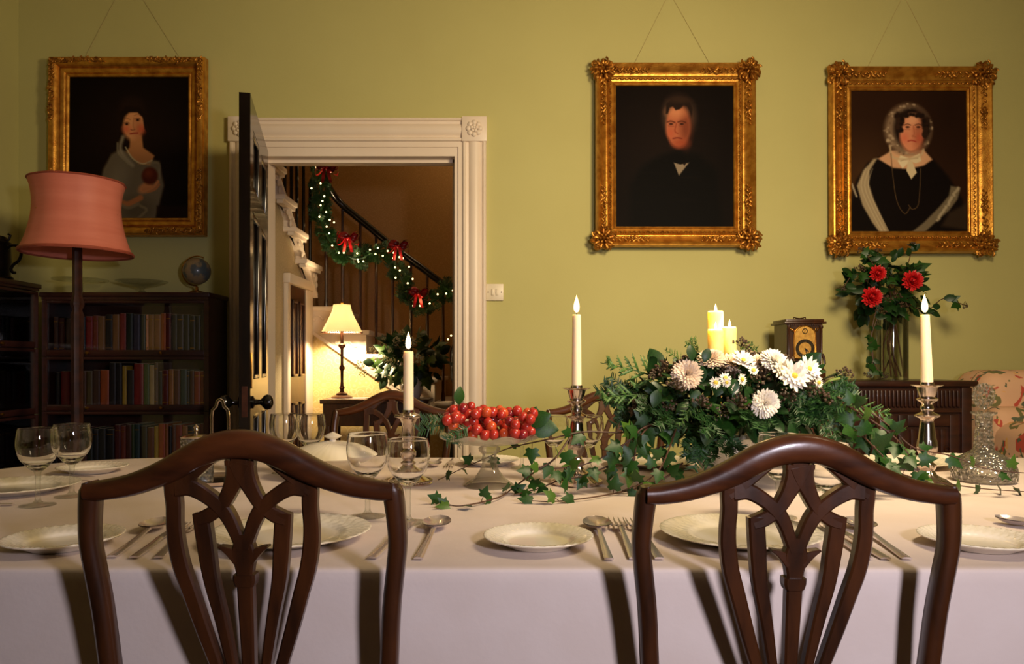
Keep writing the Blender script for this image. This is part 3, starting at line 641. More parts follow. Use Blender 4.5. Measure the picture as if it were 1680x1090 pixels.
taper((X3, Y3, zt3+.001), .0132, .0098, px(0,516,Y3).z-zt3-.001, 'tall cream taper candle leaning slightly before the vase of red flowers', 2.0, (0,-.03))
# ------------------------------------------------------------------ glass cake stand with grapes
YG = 1.80; XG = (803-840)*YG/F
zr = px(0,712,YG).z
t = thing('cake_stand', 'clear pressed glass footed stand piled with red grapes', 'cake stand', (XG, YG, TZ))
hh = zr-TZ
MB().lathe([(0,0),(.060,0),(.061,.003),(.050,.010),(.034,.022),(.022,.040),(.0165,.058),(.0195,.064),(.0165,.070),(.0165,.078),(.024,.084),(.026,.092),(.018,.098),(.0,.098)], 24, fn=lambda r, z, a, i: (r*(1+.03*math.cos(8*a)), z)).build('foot', 'pressed_glass', t)
wav = lambda r, z, a, i: (r, z+.0045*math.sin(9*a)*max(0, (r-.06)/.06)**2)
MB().lathe([(0,.0985),(.03,.0985),(.07,.104),(.095,.110),(.112,.117),(.119,.1215),(.120,.1245),(.118,.1255),(.110,.1205),(.094,.1135),(.07,.1075),(.03,.1025),(0,.1025)], 72, fn=wav).build('dish', 'pressed_glass', t)
gz = TZ+.112
mat('grape_dark', lin(150,34,34), .28, col2=lin(110,22,32), scale=(16,16,16), nscale=1.4, sss=.25, ssr=(.02,.006,.004), coat=.2)
mat('grape_amber', lin(196,92,40), .28, col2=lin(190,62,36), scale=(16,16,16), nscale=1.4, sss=.25, ssr=(.02,.01,.004), coat=.2)
gms = [MB().ell((0,0,0), (1,1,1.12), 14, 9).mesh('grape', k) for k in ('grape','grape','grape','grape_dark','grape_amber')]
def bunch(label, cx, n, span, seed):
    r_ = random.Random(seed); b = thing('grape_bunch', label, 'grapes', (XG+cx, YG, gz), 0, 'red grapes on the stand')
    pts = []; tries = 0
    while len(pts) < n and tries < 20000:
        tries += 1
        x = r_.uniform(-span, span); y = r_.uniform(-.075, .06); lay = r_.random()
        top = .074*math.sqrt(max(0, 1-(x/span)**2*.45-(y/.085)**2*.55)); z = .010+lay*top
        if abs(x+cx) > .108: continue
        if all((x-a)**2+(y-b_)**2+(z-c)**2 > .0168**2 for a, b_, c in pts): pts.append((x, y, z))
    for p_ in pts:
        s = r_.uniform(.0108, .0128); place('grape', r_.choice(gms), b, p_, (r_.uniform(-.7,.7), r_.uniform(-.7,.7), 0), s)
    MB().tube([(-span*.8,0,.03),(-span*.3,.01,.05),(span*.3,0,.05),(span*.8,0,.035)], .0016, 6).build('stalk', 'stem', b)
bunch('bunch of round red grapes on the doorway side of the glass stand', -.052, 44, .062, 3)
bunch('bunch of round red grapes on the candlestick side of the glass stand', .052, 46, .062, 5)
# ------------------------------------------------------------------ covered tureen
YT = 1.95; XT = (546-840)*YT/F
t = thing('tureen', 'white covered china tureen with fluted domed lid and pointed knob', 'tureen', (XT, YT, TZ)); t.scale = (1, 1, .72)
rib = lambda n, am: (lambda r, z, a, i: (r, z+am*math.sin(n*a+r*60)))
MB().lathe([(0,0),(.055,0),(.058,.004),(.05,.012),(.06,.022),(.095,.045),(.112,.066),(.116,.075),(.11,.075),(.09,.05),(0,.02)], 64).build('bowl', 'china', t)
MB().lathe([(.119,.075),(.121,.079),(.112,.088),(.09,.104),(.06,.118),(.03,.127),(.012,.130),(0,.130)], 120, fn=lambda r, z, a, i: (r, z+(.0012 if .02 < r < .115 else 0)*math.sin(40*a+r*70))).build('lid', 'china', t)
MB().lathe([(.010,.128),(.008,.136),(.019,.143),(.023,.148),(.016,.154),(.006,.160),(0,.164)], 20).build('knob', 'china', t)
# ------------------------------------------------------------------ cruet stand
YC = 1.86; XC = (352-840)*YC/F
t = thing('cruet_stand', 'silver cruet stand with tall looped handle', 'cruet', (XC, YC, TZ))
MB().lathe([(0,.006),(.088,.006),(.094,.012),(.096,.012),(.092,.004),(.07,0),(0,0)], 48).build('tray', 'silver', t)
hz = px(0,656,YC).z-TZ; hx_ = (361-352)*YC/F
hp = [(hx_-.021,0,.01),(hx_-.021,0,hz-.045),(hx_-.019,0,hz-.026),(hx_-.010,0,hz-.017),(hx_-.006,0,hz-.003),(hx_,0,hz),(hx_+.006,0,hz-.003),(hx_+.010,0,hz-.017),(hx_+.019,0,hz-.026),(hx_+.021,0,hz-.045),(hx_+.021,0,.01)]
MB().tube(hp, .0042, 8, flat=.6).build('handle', 'silver', t)
def jar(dx, dy, r, h, lb):
    j = thing('cruet_jar', lb, 'jar', (XC+dx, YC+dy, TZ+.0065), 0, 'cut glass jars in the cruet stand')
    MB().lathe([(0,0),(r*.8,0),(r*.86,.004),(r*.92,h*.5),(r,h),(r*.95,h),(r*.86,h*.5),(r*.78,.006),(0,.006)], 24, fn=lambda rr, z, a, i: (rr*(1+.02*math.cos(12*a)), z)).build('glass_body', 'cut_crystal', j)
    MB().lathe([(r*1.05,h),(r*1.06,h+.003),(r*.7,h+.008),(.004,h+.010),(.003,h+.014),(.006,h+.018),(.0045,h+.022),(.006,h+.026),(.002,h+.031),(0,h+.033)], 24).build('lid', 'silver', j)
jar(-.046, 0, .036, .105, 'squat cut glass jar with silver lid and pointed finial, left of the looped handle')
jar(.055, -.008, .024, .078, 'small cut glass jar right of the looped handle, half hidden by the chair crest')
jar(-.002, -.056, .023, .066, 'small cut glass jar seen through the gap under the chair crest')
# ------------------------------------------------------------------ decanter
YD = 1.877; XD = (1614-840)*YD/F
t = thing('decanter', 'cut glass broad based decanter with scalloped disc stopper', 'decanter', (XD, YD, TZ))
hn = px(0,676,YD).z-TZ
op = [(0,0),(.066,0),(.072,.006),(.0735,.024),(.070,.040),(.055,.060),(.034,.072),(.0235,.080),(.0215,.090),(.0225,.096),(.0195,.104),(.0215,.110),(.0185,.118),(.0205,.124),(.0175,.132),(.018,.142),(.019,hn-.01),(.0285,hn-.004),(.029,hn)]
ip = [(.014,hn),(.013,.14),(.015,.09),(.026,.072),(.05,.056),(.066,.03),(.066,.01),(0,.008)]
MB().lathe(op+ip, 40, fn=lambda r, z, a, i: (r*(1+(.012 if z < .06 else .02)*math.cos(20*a)), z)).build('bottle', 'cut_crystal', t)
st_ = MB().lathe([(0,-.02),(.012,-.02),(.0135,.004),(.008,.01),(.007,.016),(0,.018)], 20); sp_ = st_.build('stopper', 'clear_glass', t, (0,0,hn))
mb = MB(); mb.lathe([(.010,-.006),(.017,-.007),(.031,-.005),(.031,.005),(.017,.007),(.010,.006),(.010,-.006)], 72, fn=lambda r, z, a, i: (r*(1+(.06 if r > .025 else 0)*math.cos(22*a)), z))
mb.build('stopper_disc', 'cut_crystal', sp_, (0,0,.040), (PI/2, 0, .25))
# ------------------------------------------------------------------ bookcases and books
BF = 3.5; BX0, BX1 = -2.195, -1.416
def bz(y): return px(0, y, BF).z
secs = [(bz(585)+.0, bz(492)), (bz(675), bz(585)), (bz(772), bz(675)), (.10, bz(772))]
def bookcase(name, label, wd, dep, z_top, secs, loc, rotz):
    # local: x along the width 0..wd, y 0 (front) .. dep (back)
    t = thing(name, label, 'bookcase', loc, rotz, 'glass fronted bookcases')
    top = secs[0][1]
    MB().box(-.008, wd+.008, -.012, dep, z_top-.022, z_top, .004).box(0, wd, -.004, dep, top, z_top-.022).build('cornice', 'bookcase_wood', t)
    for i, (z0, z1) in enumerate(secs):
        e = .0006*i
        b = MB().box(0, .018, .018, dep, z0, z1).box(wd-.018, wd, .018, dep, z0, z1).box(.018, wd-.018, dep-.012, dep, z0, z1).box(.018, wd-.018, .02, dep-.012, z0, z0+.016).box(.018, wd-.018, .02, dep-.012, z1-.012, z1)
        s_ = b.build('section', 'bookcase_wood', t)
        d_ = MB().box(0, .022, 0, .017, z0+.002, z1-.002).box(wd-.022, wd, 0, .017, z0+.002, z1-.002).box(.022, wd-.022, 0, .017, z0+.002, z0+.030, .003).box(.022, wd-.022, 0, .017, z1-.016, z1-.002, .003).build('glass_door', 'bookcase_wood', t)
        MB().box(.022, wd-.022, .007, .010, z0+.03, z1-.016).build('pane', 'pane', d_)
        for xk in (wd*.28, wd*.72): MB().lathe([(.004,0),(.004,.006),(.008,.012),(.007,.018),(0,.02)], 12).build('knob', 'brass', d_, (xk, 0, z0+.016), (PI/2,0,0))
    MB().box(0, wd, .012, dep, 0, secs[-1][0]).build('plinth', 'bookcase_wood', t)
    return t
bookcase('bookcase', 'dark mahogany glass fronted bookcase against the green wall, with a globe on top', BX1-BX0, WY-BF-.005, bz(480), secs, (BX0, BF, 0), 0)
LBX = -2.205; LB0, LB1 = 2.55, 3.49
ls = [(px(0,572,3.49).z, 1.385), (px(0,680,3.49).z, px(0,572,3.49).z), (.45, px(0,680,3.49).z), (.1,.45)]
bookcase('bookcase', 'dark glass fronted bookcase in the corner under the metal tankard', LB1-LB0, .235, 1.418, ls, (LBX, LB0, 0), PI/2)
bmats = {}
def book_mat(c):
    k = 'book_%d_%d_%d' % c
    if k not in M: mat(k, lin(*c), .5, col2=lin(*[int(v*.8) for v in c]), scale=(30,30,5))
    return k
ORD = ['first','second','third','fourth','fifth','sixth','seventh','eighth','ninth','tenth','eleventh','twelfth','thirteenth','fourteenth','fifteenth','sixteenth','seventeenth','eighteenth','nineteenth','twentieth']
ORD += ['twenty-'+o for o in ORD[:9]]+['thirtieth']+['thirty-'+o for o in ORD[:9]]
COLN = {}
def make_book(loc, rotz, wd, h, d, c, cname, label, group, lean=0, band=None):
    t = thing('book', label, 'book', loc, rotz, group); t.rotation_euler = (0, lean, rotz)
    mb = MB()                                     # spine towards local -y, slightly rounded
    n = 6; pr = [(0, d)]+[(0, .004)]+[(wd/2-wd/2*math.cos(PI*k/n), .004-.004*math.sin(PI*k/n)) for k in range(1, n)]+[(wd, .004), (wd, d)]
    mb.prism([(x, y) for x, y in pr], 'z', 0, h); mb.build('cover', book_mat(c), t, ang=.9)
    MB().box(wd*.08, wd*.92, .006, d-.002, h-.0006, h+.0008).build('pages', 'paper', t)
    if band:
        m_ = MB()
        for zz in band: m_.box(wd*.12, wd*.88, -.0012, .0015, h*zz, h*zz+.004)
        m_.build('spine_band', 'brass', t)
    return t
# middle three shelves of the wall bookcase, right to left, colours read off the photograph: (pixel width, colour, height px)
cols = {'black':(26,22,20),'charcoal':(44,42,40),'red':(150,24,18),'dark red':(96,22,18),'tan':(160,124,72),'olive':(92,92,48),'green':(64,92,44),'dark green':(30,44,32),'blue':(52,62,92),'navy':(30,32,48),'teal':(44,84,92),'orange':(196,104,34),'brown':(88,52,30),'cream':(214,196,156),'grey':(100,94,84),'yellow':(206,168,44),'rust':(140,60,30),'pink':(172,60,56)}
shelf1 = [('black',8,70),('black',9,62),('black',9,62),('charcoal',9,64),('charcoal',10,64),('charcoal',10,64),('dark red',8,66),('orange',8,66),('tan',11,64),('tan',9,64),('cream',4,64),('dark green',9,64),('blue',11,64),('dark green',11,66),('pink',10,66),('tan',11,64),('charcoal',12,64),('tan',11,61),('rust',9,62),('red',11,61),('navy',7,60),('green',7,60),('dark red',9,58),('brown',9,56),('dark red',10,58),('brown',8,60),('tan',6,58),('olive',8,56),('brown',9,58),('dark green',8,57),('rust',9,60)]
shelf2 = [('rust',9,60),('rust',10,60),('brown',7,61),('navy',4,60),('teal',11,63),('dark red',10,62),('tan',8,63),('dark red',10,62),('navy',6,60),('grey',6,74),('cream',8,70),('green',9,72),('red',15,73),('charcoal',12,62),('yellow',7,69),('black',10,74),('black',11,74),('orange',14,62),('brown',12,62),('olive',10,60),('brown',9,60),('dark red',9,58),('brown',8,60),('red',14,60),('navy',7,58),('charcoal',10,60),('dark green',8,62),('brown',9,58),('brown',9,58),('charcoal',9,60)]
shelf3 = [('dark red',10,70),('brown',9,68),('navy',10,66),('tan',9,66),('red',10,68),('dark red',6,68),('black',5,66),('tan',5,70),('orange',11,70),('yellow',6,66),('dark red',11,64),('black',12,66),('teal',8,69),('green',5,69),('brown',9,68),('rust',8,66),('dark red',10,68),('black',13,60),('charcoal',12,62),('navy',9,60),('dark green',9,62),('brown',10,60),('dark red',9,62),('charcoal',9,58),('rust',9,60),('brown',9,62),('navy',9,58),('olive',9,60),('dark red',9,58)]
SB = F/(BF+.03)
for sname, lst, zb in (('top', shelf1, secs[0][0]+.0165), ('middle', shelf2, secs[1][0]+.0165), ('lower', shelf3, secs[2][0]+.0165)):
    x = BX1-.026
    for k, (cn, wpx, hpx) in enumerate(lst):
        wd = wpx/SB; x -= wd+.0012
        if x < BX0+.024: break
        c = tuple(max(4, min(255, int(v*f_*R.uniform(.9,1.1)))) for v, f_ in zip(cols[cn], (1.0,.86,.68)))
        make_book((x, BF+.03+R.uniform(0,.006), zb), 0, wd, hpx/SB*.985, .15, c, cn, '%s book, %s from the door end of the %s shelf behind glass' % (cn, ORD[k], sname), 'books on the %s shelf' % sname, 0, (.12,.86) if R.random() < .35 else None)
lefts = [('yellow',8,62),('olive',7,58),('cream',9,60),('dark green',9,62),('brown',10,60),('black',9,60),('rust',12,60),('dark red',12,62)]
for sname, zb, order in (('upper', ls[0][0]+.0165, [7,6,5,6,5,7,4,5,7,6,5]), ('middle', ls[1][0]+.0165, [5,4,3,2,3,1,0,0,6,5,4]), ('lower', ls[2][0]+.0165, [5,4,1,7,5,4,6,5,3,4,7])):
    y = LB1-.05
    for k, ci in enumerate(order):
        cn, wpx, hpx = lefts[ci]; wd = wpx/SB*1.3; y -= wd+.001
        make_book((LBX-.03, y, zb), PI/2, wd, hpx/SB*R.uniform(.95,1.05), .15, tuple(int(v*f_) for v, f_ in zip(cols[cn], (1.0,.86,.68))), cn, '%s book, %s from the room corner on the %s shelf of the corner bookcase' % (cn, ORD[k], sname), 'books in the corner bookcase')
# ------------------------------------------------------------------ ornaments on the bookcases
g = thing('globe', 'small antique terrestrial globe in a brass half ring stand on the bookcase', 'globe', (px(323,0,3.6).x, 3.6, bz(480)))
GS = F/3.6; gr = 22/GS; gzc = px(0,445,3.6).z-bz(480)
m = mat('globe_map', lin(150,128,92), .4, col2=lin(84,92,90), scale=(14,14,14), nscale=1.4, lo=.45, hi=.55, coat=.3)
MB().ell((0,0,0), gr, 28, 18).build('sphere', 'globe_map', g, (0,0,gzc), (.4,.2,0))
MB().tube([((gr+.007)*math.cos(a), 0, gzc+(gr+.007)*math.sin(a)) for a in [PI*.35+PI*1.15*k/24 for k in range(25)]], .004, 8, flat=.8).build('meridian_ring', 'brass', g)
MB().lathe([(0,0),(.045,0),(.045,.008),(.030,.014),(.008,.020),(.006,gzc-gr-.01),(0,gzc-gr-.006)], 24).build('foot', 'brass', g)
c = thing('glass_compote', 'ribbed clear glass compote on the bookcase between lamp and globe', 'compote', (px(233,0,3.6).x, 3.6, bz(480)))
MB().lathe([(0,0),(.045,0),(.046,.003),(.02,.010),(.010,.02),(.010,.028),(.03,.036),(.07,.046),(.105,.058),(.115,.061),(.115,.064),(.10,.060),(.07,.050),(.03,.041),(0,.039)], 60, fn=lambda r, z, a, i: (r*(1+(.012 if r > .03 else 0)*math.cos(30*a)), z)).build('dish', 'clear_glass', c)
c = thing('glass_plate_stand', 'low clear glass cake plate on the bookcase behind the lamp pole', 'cake stand', (px(132,0,3.58).x, 3.58, bz(480)))
MB().lathe([(0,0),(.05,0),(.05,.003),(.012,.012),(.010,.05),(.04,.058),(.12,.064),(.122,.070),(.11,.068),(0,.062)], 48).build('dish', 'clear_glass', c)
# tankard
tk = thing('tankard', 'dark metal tankard with scrolled handle on the corner bookcase', 'tankard', (-2.285, 3.3, 1.418))
MB().lathe([(0,0),(.075,0),(.078,.01),(.066,.02),(.07,.08),(.066,.15),(.07,.165),(.06,.168),(.05,.19),(.02,.2),(.012,.21),(0,.212)], 32).build('body', 'pewter', tk)
sh_ = [(.064,0,.135),(.085,0,.150),(.115,0,.146),(.128,0,.118),(.118,0,.085),(.094,0,.066),(.083,0,.046),(.09,0,.032),(.102,0,.030)]
MB().tube([Vector((x, -.004, z)) for x, y, z in smoothpath(sh_, 5)], .0065, 8).tube([Vector((x, -.004, z)) for x, z in ((.06,.16),(.075,.18),(.08,.195),(.07,.2))], .005, 6).build('handle', 'pewter', tk)
# ------------------------------------------------------------------ floor lamp with pink shade
YL = 3.1; XLp = px(127,0,YL).x; LS = F/YL
fl = thing('floor_lamp', 'tall standard lamp with pink waisted silk shade and dark reeded pole', 'lamp', (XLp, YL, 0))
zt, zb_ = px(0,300,YL).z, px(0,416,YL).z
def shade(r, z, a, i):
    k = (1+.018*abs(math.cos(4*a))); return r*k, z
shp = []
for k in range(13):
    u = k/12; r = (.205-.058*u**.6+ .028*max(0,(u-.55)/.45)**2) if u < 1 else .176
    shp.append((r, zb_+(zt-zb_)*u))
shp = smoothpath([(.206,zb_),(.186,zb_+.05),(.168,zb_+.12),(.160,zb_+.19),(.165,zb_+.25),(.176,zt)], 3)
MB().lathe(shp+[(r-.003, z) for r, z in reversed(shp)]+[shp[0]], 64, fn=shade).build('shade', 'pink_silk', fl)
MB().lathe([(.208,zb_-.004),(.211,zb_+.002),(.208,zb_+.008),(.201,zb_+.002),(.208,zb_-.004)], 64, fn=shade).build('lower_trim', 'pink_trim', fl)
MB().lathe([(.177,zt-.004),(.180,zt),(.177,zt+.004),(.172,zt),(.177,zt-.004)], 64, fn=shade).build('upper_trim', 'pink_trim', fl)
MB().lathe([(.15,0),(.15,.02),(.06,.05),(.03,.08),(.024,.12),(.022,1.0),(.024,1.25),(.018,1.27),(.026,1.29),(.026,1.30),(.018,1.33),(.018,zb_+.1),(0,zb_+.1)], 24, fn=lambda r, z, a, i: (r*(1+.06*math.cos(8*a)*(r < .027)), z)).build('pole', 'old_oak', fl)
m_ = MB()
for k in range(3):
    a = 2*PI*k/3; m_.tube([(0,0,zb_+.09),(.165*math.cos(a),.165*math.sin(a),zb_+.16)], .003, 6)
m_.build('shade_carrier', 'brass', fl)
# ------------------------------------------------------------------ portraits
class Canvas:
    def __init__(s, x0, y0, x1, y1, base, step=1.1):
        s.nx = int((x1-x0)/step); s.ny = int((y1-y0)/step); s.r = (x0, y0, x1, y1)
        xs = np.linspace(x0, x1, s.nx+1); ys = np.linspace(y0, y1, s.ny+1); s.X, s.Y = np.meshgrid(xs, ys)
        rg = np.random.default_rng(5); s.c = np.ones(s.X.shape+(3,))*np.array(base, float)
    def mix(s, a, col):
        a = np.clip(a, 0, 1)[..., None]; s.c = s.c*(1-a)+np.array(col, float)*a
    def ell(s, cx, cy, rx, ry, col, soft=.25, al=1., rot=0):
        c, n = math.cos(rot), math.sin(rot); dx, dy = s.X-cx, s.Y-cy; u = (dx*c+dy*n)/rx; v = (-dx*n+dy*c)/ry
        d = np.sqrt(u*u+v*v); s.mix(al*np.clip((1+soft-d)/(2*soft), 0, 1), col)
    def poly(s, pts, col, soft=1.2, al=1.):
        P = np.array(pts, float); ins = np.zeros(s.X.shape, bool); dm = np.full(s.X.shape, 1e9); n = len(P)
        for i in range(n):
            a, b = P[i], P[(i+1) % n]
            cond = ((a[1] > s.Y) != (b[1] > s.Y)); xx = (b[0]-a[0])*(s.Y-a[1])/((b[1]-a[1]) if b[1] != a[1] else 1e-9)+a[0]
            ins ^= cond & (s.X < xx); dm = np.minimum(dm, s.segd(a, b))
        s.mix(al*np.clip(.5+np.where(ins, dm, -dm)/(2*soft), 0, 1), col)
    def segd(s, a, b):
        d = b-a; t = np.clip(((s.X-a[0])*d[0]+(s.Y-a[1])*d[1])/max(1e-9, d@d), 0, 1)
        return np.hypot(s.X-a[0]-t*d[0], s.Y-a[1]-t*d[1])
    def line(s, pts, wd, col, soft=.8, al=1.):
        pts = smoothpath(pts, 4) if len(pts) > 2 else pts
        P = np.array(pts, float); dm = np.full(s.X.shape, 1e9)
        for i in range(len(P)-1): dm = np.minimum(dm, s.segd(P[i], P[i+1]))
        s.mix(al*np.clip(.5+(wd/2-dm)/(2*soft), 0, 1), col)
    def build(s, name, m, parent, w_, h_, y):
        mb = MB().grid(s.nx, s.ny, lambda u, v: (-w_/2+w_*u, y, h_/2-h_*v)); me = mb.mesh(name, m, smooth=False, fix=False)
        a = me.color_attributes.new('paint', 'FLOAT_COLOR', 'POINT'); c = s.c.reshape(-1,3)/255; c = np.where(c <= .04045, c/12.92, ((c+.055)/1.055)**2.4)
        a.data.foreach_set('color', np.concatenate([c, np.ones((len(c),1))], 1).ravel().astype(np.float32))
        return place(name, me, parent)
m = mat('oil_paint', (1,1,1,1), .6, spec=.06); nt = m.node_tree; at_ = nt.nodes.new('ShaderNodeAttribute'); at_.attribute_name = 'paint'
nt.links.new(at_.outputs['Color'], nt.nodes['Principled BSDF'].inputs['Base Color'])
def frame(t, iw, ih, prof, ornate_fn):
    # prof: (offset outwards from the sight edge, depth towards the room)
    n = len(prof)
    def rect(o): return [(-iw/2-o, -ih/2-o), (iw/2+o, -ih/2-o), (iw/2+o, ih/2+o), (-iw/2-o, ih/2+o)]
    for k in range(4):
        mb = MB(); vs = []
        for o, d in prof: q = rect(o); vs += [(q[k][0], -d, q[k][1]), (q[(k+1) % 4][0], -d, q[(k+1) % 4][1])]
        mb.add(vs, [(2*i, 2*i+1, 2*i+3, 2*i+2) for i in range(n-1)]); mb.build('frame_rail', 'gilt', t, ang=.9)
    ornate_fn()
def scroll(mb, c, r, turns, a0, sgn, th, y):
    pts = []; n = 14
    for i in range(n):
        u = i/(n-1); a = a0+sgn*turns*2*PI*u; rr = r*(1-u*.85); pts.append((c[0]+rr*math.cos(a), y-.004*u, c[1]+rr*math.sin(a)))
    mb.tube(pts, [th*(1-.5*i/(n-1)) for i in range(n)], 6)
def leafy(mb, x0, z0, x1, z1, y, n, r, wob, rr):
    for i in range(n):
        u = (i+.5)/n; s_ = 1 if i % 2 else -1; dx, dz_ = x1-x0, z1-z0; L_ = math.hypot(dx, dz_)
        px_, pz_ = -dz_/L_*wob*s_, dx/L_*wob*s_
        k = rr.uniform(.8,1.2)*(1-.5*u); an = math.atan2(dz_, dx)+s_*.7
        mb.ell((x0+dx*u+px_, y, z0+dz_*u+pz_), (r*1.5*k, r*.55, r*.75*k), 7, 5, Matrix.Rotation(-an, 3, 'Y'))
def swept_frame(t, iw, ih, bw, seed, big=True):
    rr = random.Random(seed)
    prof = [(-.002,.022),(0,.030),(.006,.033),(.010,.028),(bw*.16,.026),(bw*.20,.030),(bw*.36,.032),(bw*.40,.036),(bw*.44,.030),(bw*.52,.030),(bw*.68,.040),(bw*.82,.058),(bw*.92,.066),(bw*.98,.064),(bw,.055),(bw+.001,.012)]
    def orn():
        for k in range(4):                        # running leaf along the inner flat
            mb = MB(); o = bw*.28; hw, hh_ = iw/2+o, ih/2+o
            a, b = [((-hw,-hh_),(hw,-hh_)), ((hw,-hh_),(hw,hh_)), ((hw,hh_),(-hw,hh_)), ((-hw,hh_),(-hw,-hh_))][k]
            n = int(math.hypot(b[0]-a[0], b[1]-a[1])/.0115)
            for i in range(n):
                u = (i+.5)/n; an = math.atan2(b[1]-a[1], b[0]-a[0])+(.75 if i % 2 else -.75)
                mb.ell((a[0]+(b[0]-a[0])*u, -.034, a[1]+(b[1]-a[1])*u), (.0078,.004,.0034), 6, 4, Matrix.Rotation(-an, 3, 'Y'))
            mb.build('carved_running_leaf', 'gilt_dark', t)
        for sx in (-1, 1):
            for sz in (-1, 1):                    # corner cartouche of scrolls and lobes
                mb = MB(); cx, cz = sx*(iw/2+bw*.66), sz*(ih/2+bw*.66); R0 = bw*.62
                for k in range(9):
                    a = 2*PI*k/9+.2; mb.ell((cx+math.cos(a)*R0*.62, -.058, cz+math.sin(a)*R0*.62), (R0*.30,.016,R0*.17), 8, 5, Matrix.Rotation(-a, 3, 'Y'))
                for k in range(6):
                    a = 2*PI*k/6; mb.ell((cx+math.cos(a)*R0*.26, -.070, cz+math.sin(a)*R0*.26), (R0*.17,.012,R0*.12), 7, 5, Matrix.Rotation(-a, 3, 'Y'))
                mb.ell((cx, -.076, cz), (R0*.14,.012,R0*.14))
                for k in range(46):
                    ux, uz = rr.uniform(-1,1), rr.uniform(-1,1)
                    if abs(ux)+abs(uz) > 1.5: continue
                    an = rr.uniform(0,PI); g_ = rr.uniform(.10,.20); mb.ell((cx+ux*R0*.86, -.050-.016*(1-max(abs(ux),abs(uz))), cz+uz*R0*.86), (R0*g_*1.5,.011,R0*g_*.7), 7, 4, Matrix.Rotation(-an, 3, 'Y'))
                for da, sg in ((.2,1),(1.37,-1),(2.6,1),(4.0,-1),(5.2,1)):
                    scroll(mb, (cx+sx*0+math.cos(da)*R0*.75, cz+math.sin(da)*R0*.75), R0*.26, 1.1, da, sg, .0052, -.060)
                leafy(mb, cx-sx*R0*.7, cz, cx-sx*(R0*.7+bw*1.35), cz-sz*.004, -.056, 9, .0095, .006, rr)
                leafy(mb, cx, cz-sz*R0*.7, cx-sx*.004, cz-sz*(R0*.7+bw*1.35), -.056, 9, .0095, .006, rr)
                mb.build('corner_ornament', 'gilt_dark', t)
        for sx in (-1, 1):
            for q in (-.5, .5):                   # sprigs on the hollow between the corners
                mb = MB(); xx = sx*(iw/2+bw*.66); leafy(mb, xx, q*ih*.62, xx, q*ih*.62-math.copysign(.07, q), -.052, 6, .010, .007, rr); leafy(mb, xx, q*ih*.62, xx, q*ih*.62+math.copysign(.04, q), -.052, 4, .011, .009, rr)
                mb.build('carved_sprig', 'gilt_dark', t)
                mb = MB(); zz = sx*(ih/2+bw*.66); leafy(mb, q*iw*.66, zz, q*iw*.66-math.copysign(.07, q), zz, -.052, 6, .010, .007, rr); leafy(mb, q*iw*.66, zz, q*iw*.66+math.copysign(.04, q), zz, -.052, 4, .011, .009, rr)
                mb.build('carved_sprig', 'gilt_dark', t)
    frame(t, iw, ih, prof, orn)
def plain_frame(t, iw, ih, bw, seed):
    rr = random.Random(seed)
    prof = [(-.002,.020),(0,.026),(bw*.10,.030),(bw*.18,.024),(bw*.26,.034),(bw*.40,.036),(bw*.46,.030),(bw*.52,.040),(bw*.62,.054),(bw*.78,.062),(bw*.92,.058),(bw*.97,.046),(bw,.046),(bw+.002,.004)]
    def orn():
        o = bw*.78; hw, hh_ = iw/2+o, ih/2+o
        for a, b in (((-hw,-hh_),(hw,-hh_)), ((hw,-hh_),(hw,hh_)), ((hw,hh_),(-hw,hh_)), ((-hw,hh_),(-hw,-hh_))):
            d = Vector((b[0]-a[0], b[1]-a[1])); L_ = d.length; d.normalize()
            for s0, s1 in ((-.01, L_*.36), (L_*.64, L_+.01)):
                mb = MB(); n = int((s1-s0)/.0075)
                for i in range(n):
                    u = s0+(s1-s0)*(i+.5)/n; off = rr.uniform(-.012,.012); an = math.atan2(d.y, d.x)+rr.uniform(-1.2,1.2); k = rr.uniform(.7,1.3)
                    mb.ell((a[0]+d.x*u-d.y*off, -.060, a[1]+d.y*u+d.x*off), (.011*k,.006,.0045*k), 7, 4, Matrix.Rotation(-an, 3, 'Y'))
                for i in range(max(2, n//3)):
                    u = s0+(s1-s0)*(i+.5)/max(2, n//3); scroll(mb, (a[0]+d.x*u, a[1]+d.y*u), .011, 1., rr.uniform(0,6), rr.choice((-1,1)), .003, -.062)
                mb.build('carved_foliage', 'gilt_dark', t)
    frame(t, iw, ih, prof, orn)
def hang(name, label, ox0, oy0, ox1, oy1, cv, builder, bwpx, cords, tilt, seed):
    x0, y0, x1, y1 = cv.r; cx, cy = (x0+x1)/2, (y0+y1)/2; D = .03; YP = WY-.03
    c = px(cx, cy, YP); S = F/YP; iw, ih = (x1-x0)/S, (y1-y0)/S
    t = thing(name, label, 'painting', (c.x, WY-.014, c.z), 0, 'gilt framed portraits'); t.rotation_euler = (tilt, 0, 0)
    cv.build('canvas', 'oil_paint', t, iw+.006, ih+.006, -.018)
    MB().box(-iw/2-.03, iw/2+.03, -.016, -.004, -ih/2-.03, ih/2+.03).build('stretcher_back', 'old_oak', t)
    builder(t, iw, ih, bwpx/S, seed)
    for (ax, ay), (bx, by) in cords:
        a, b = px(ax, ay, WY-.012), px(bx, by, WY-.012); MB().tube([a-Vector((c.x,WY-.014,c.z)), b-Vector((c.x,WY-.014,c.z))], .0009, 6).build('hanging_cord', 'cord', t)
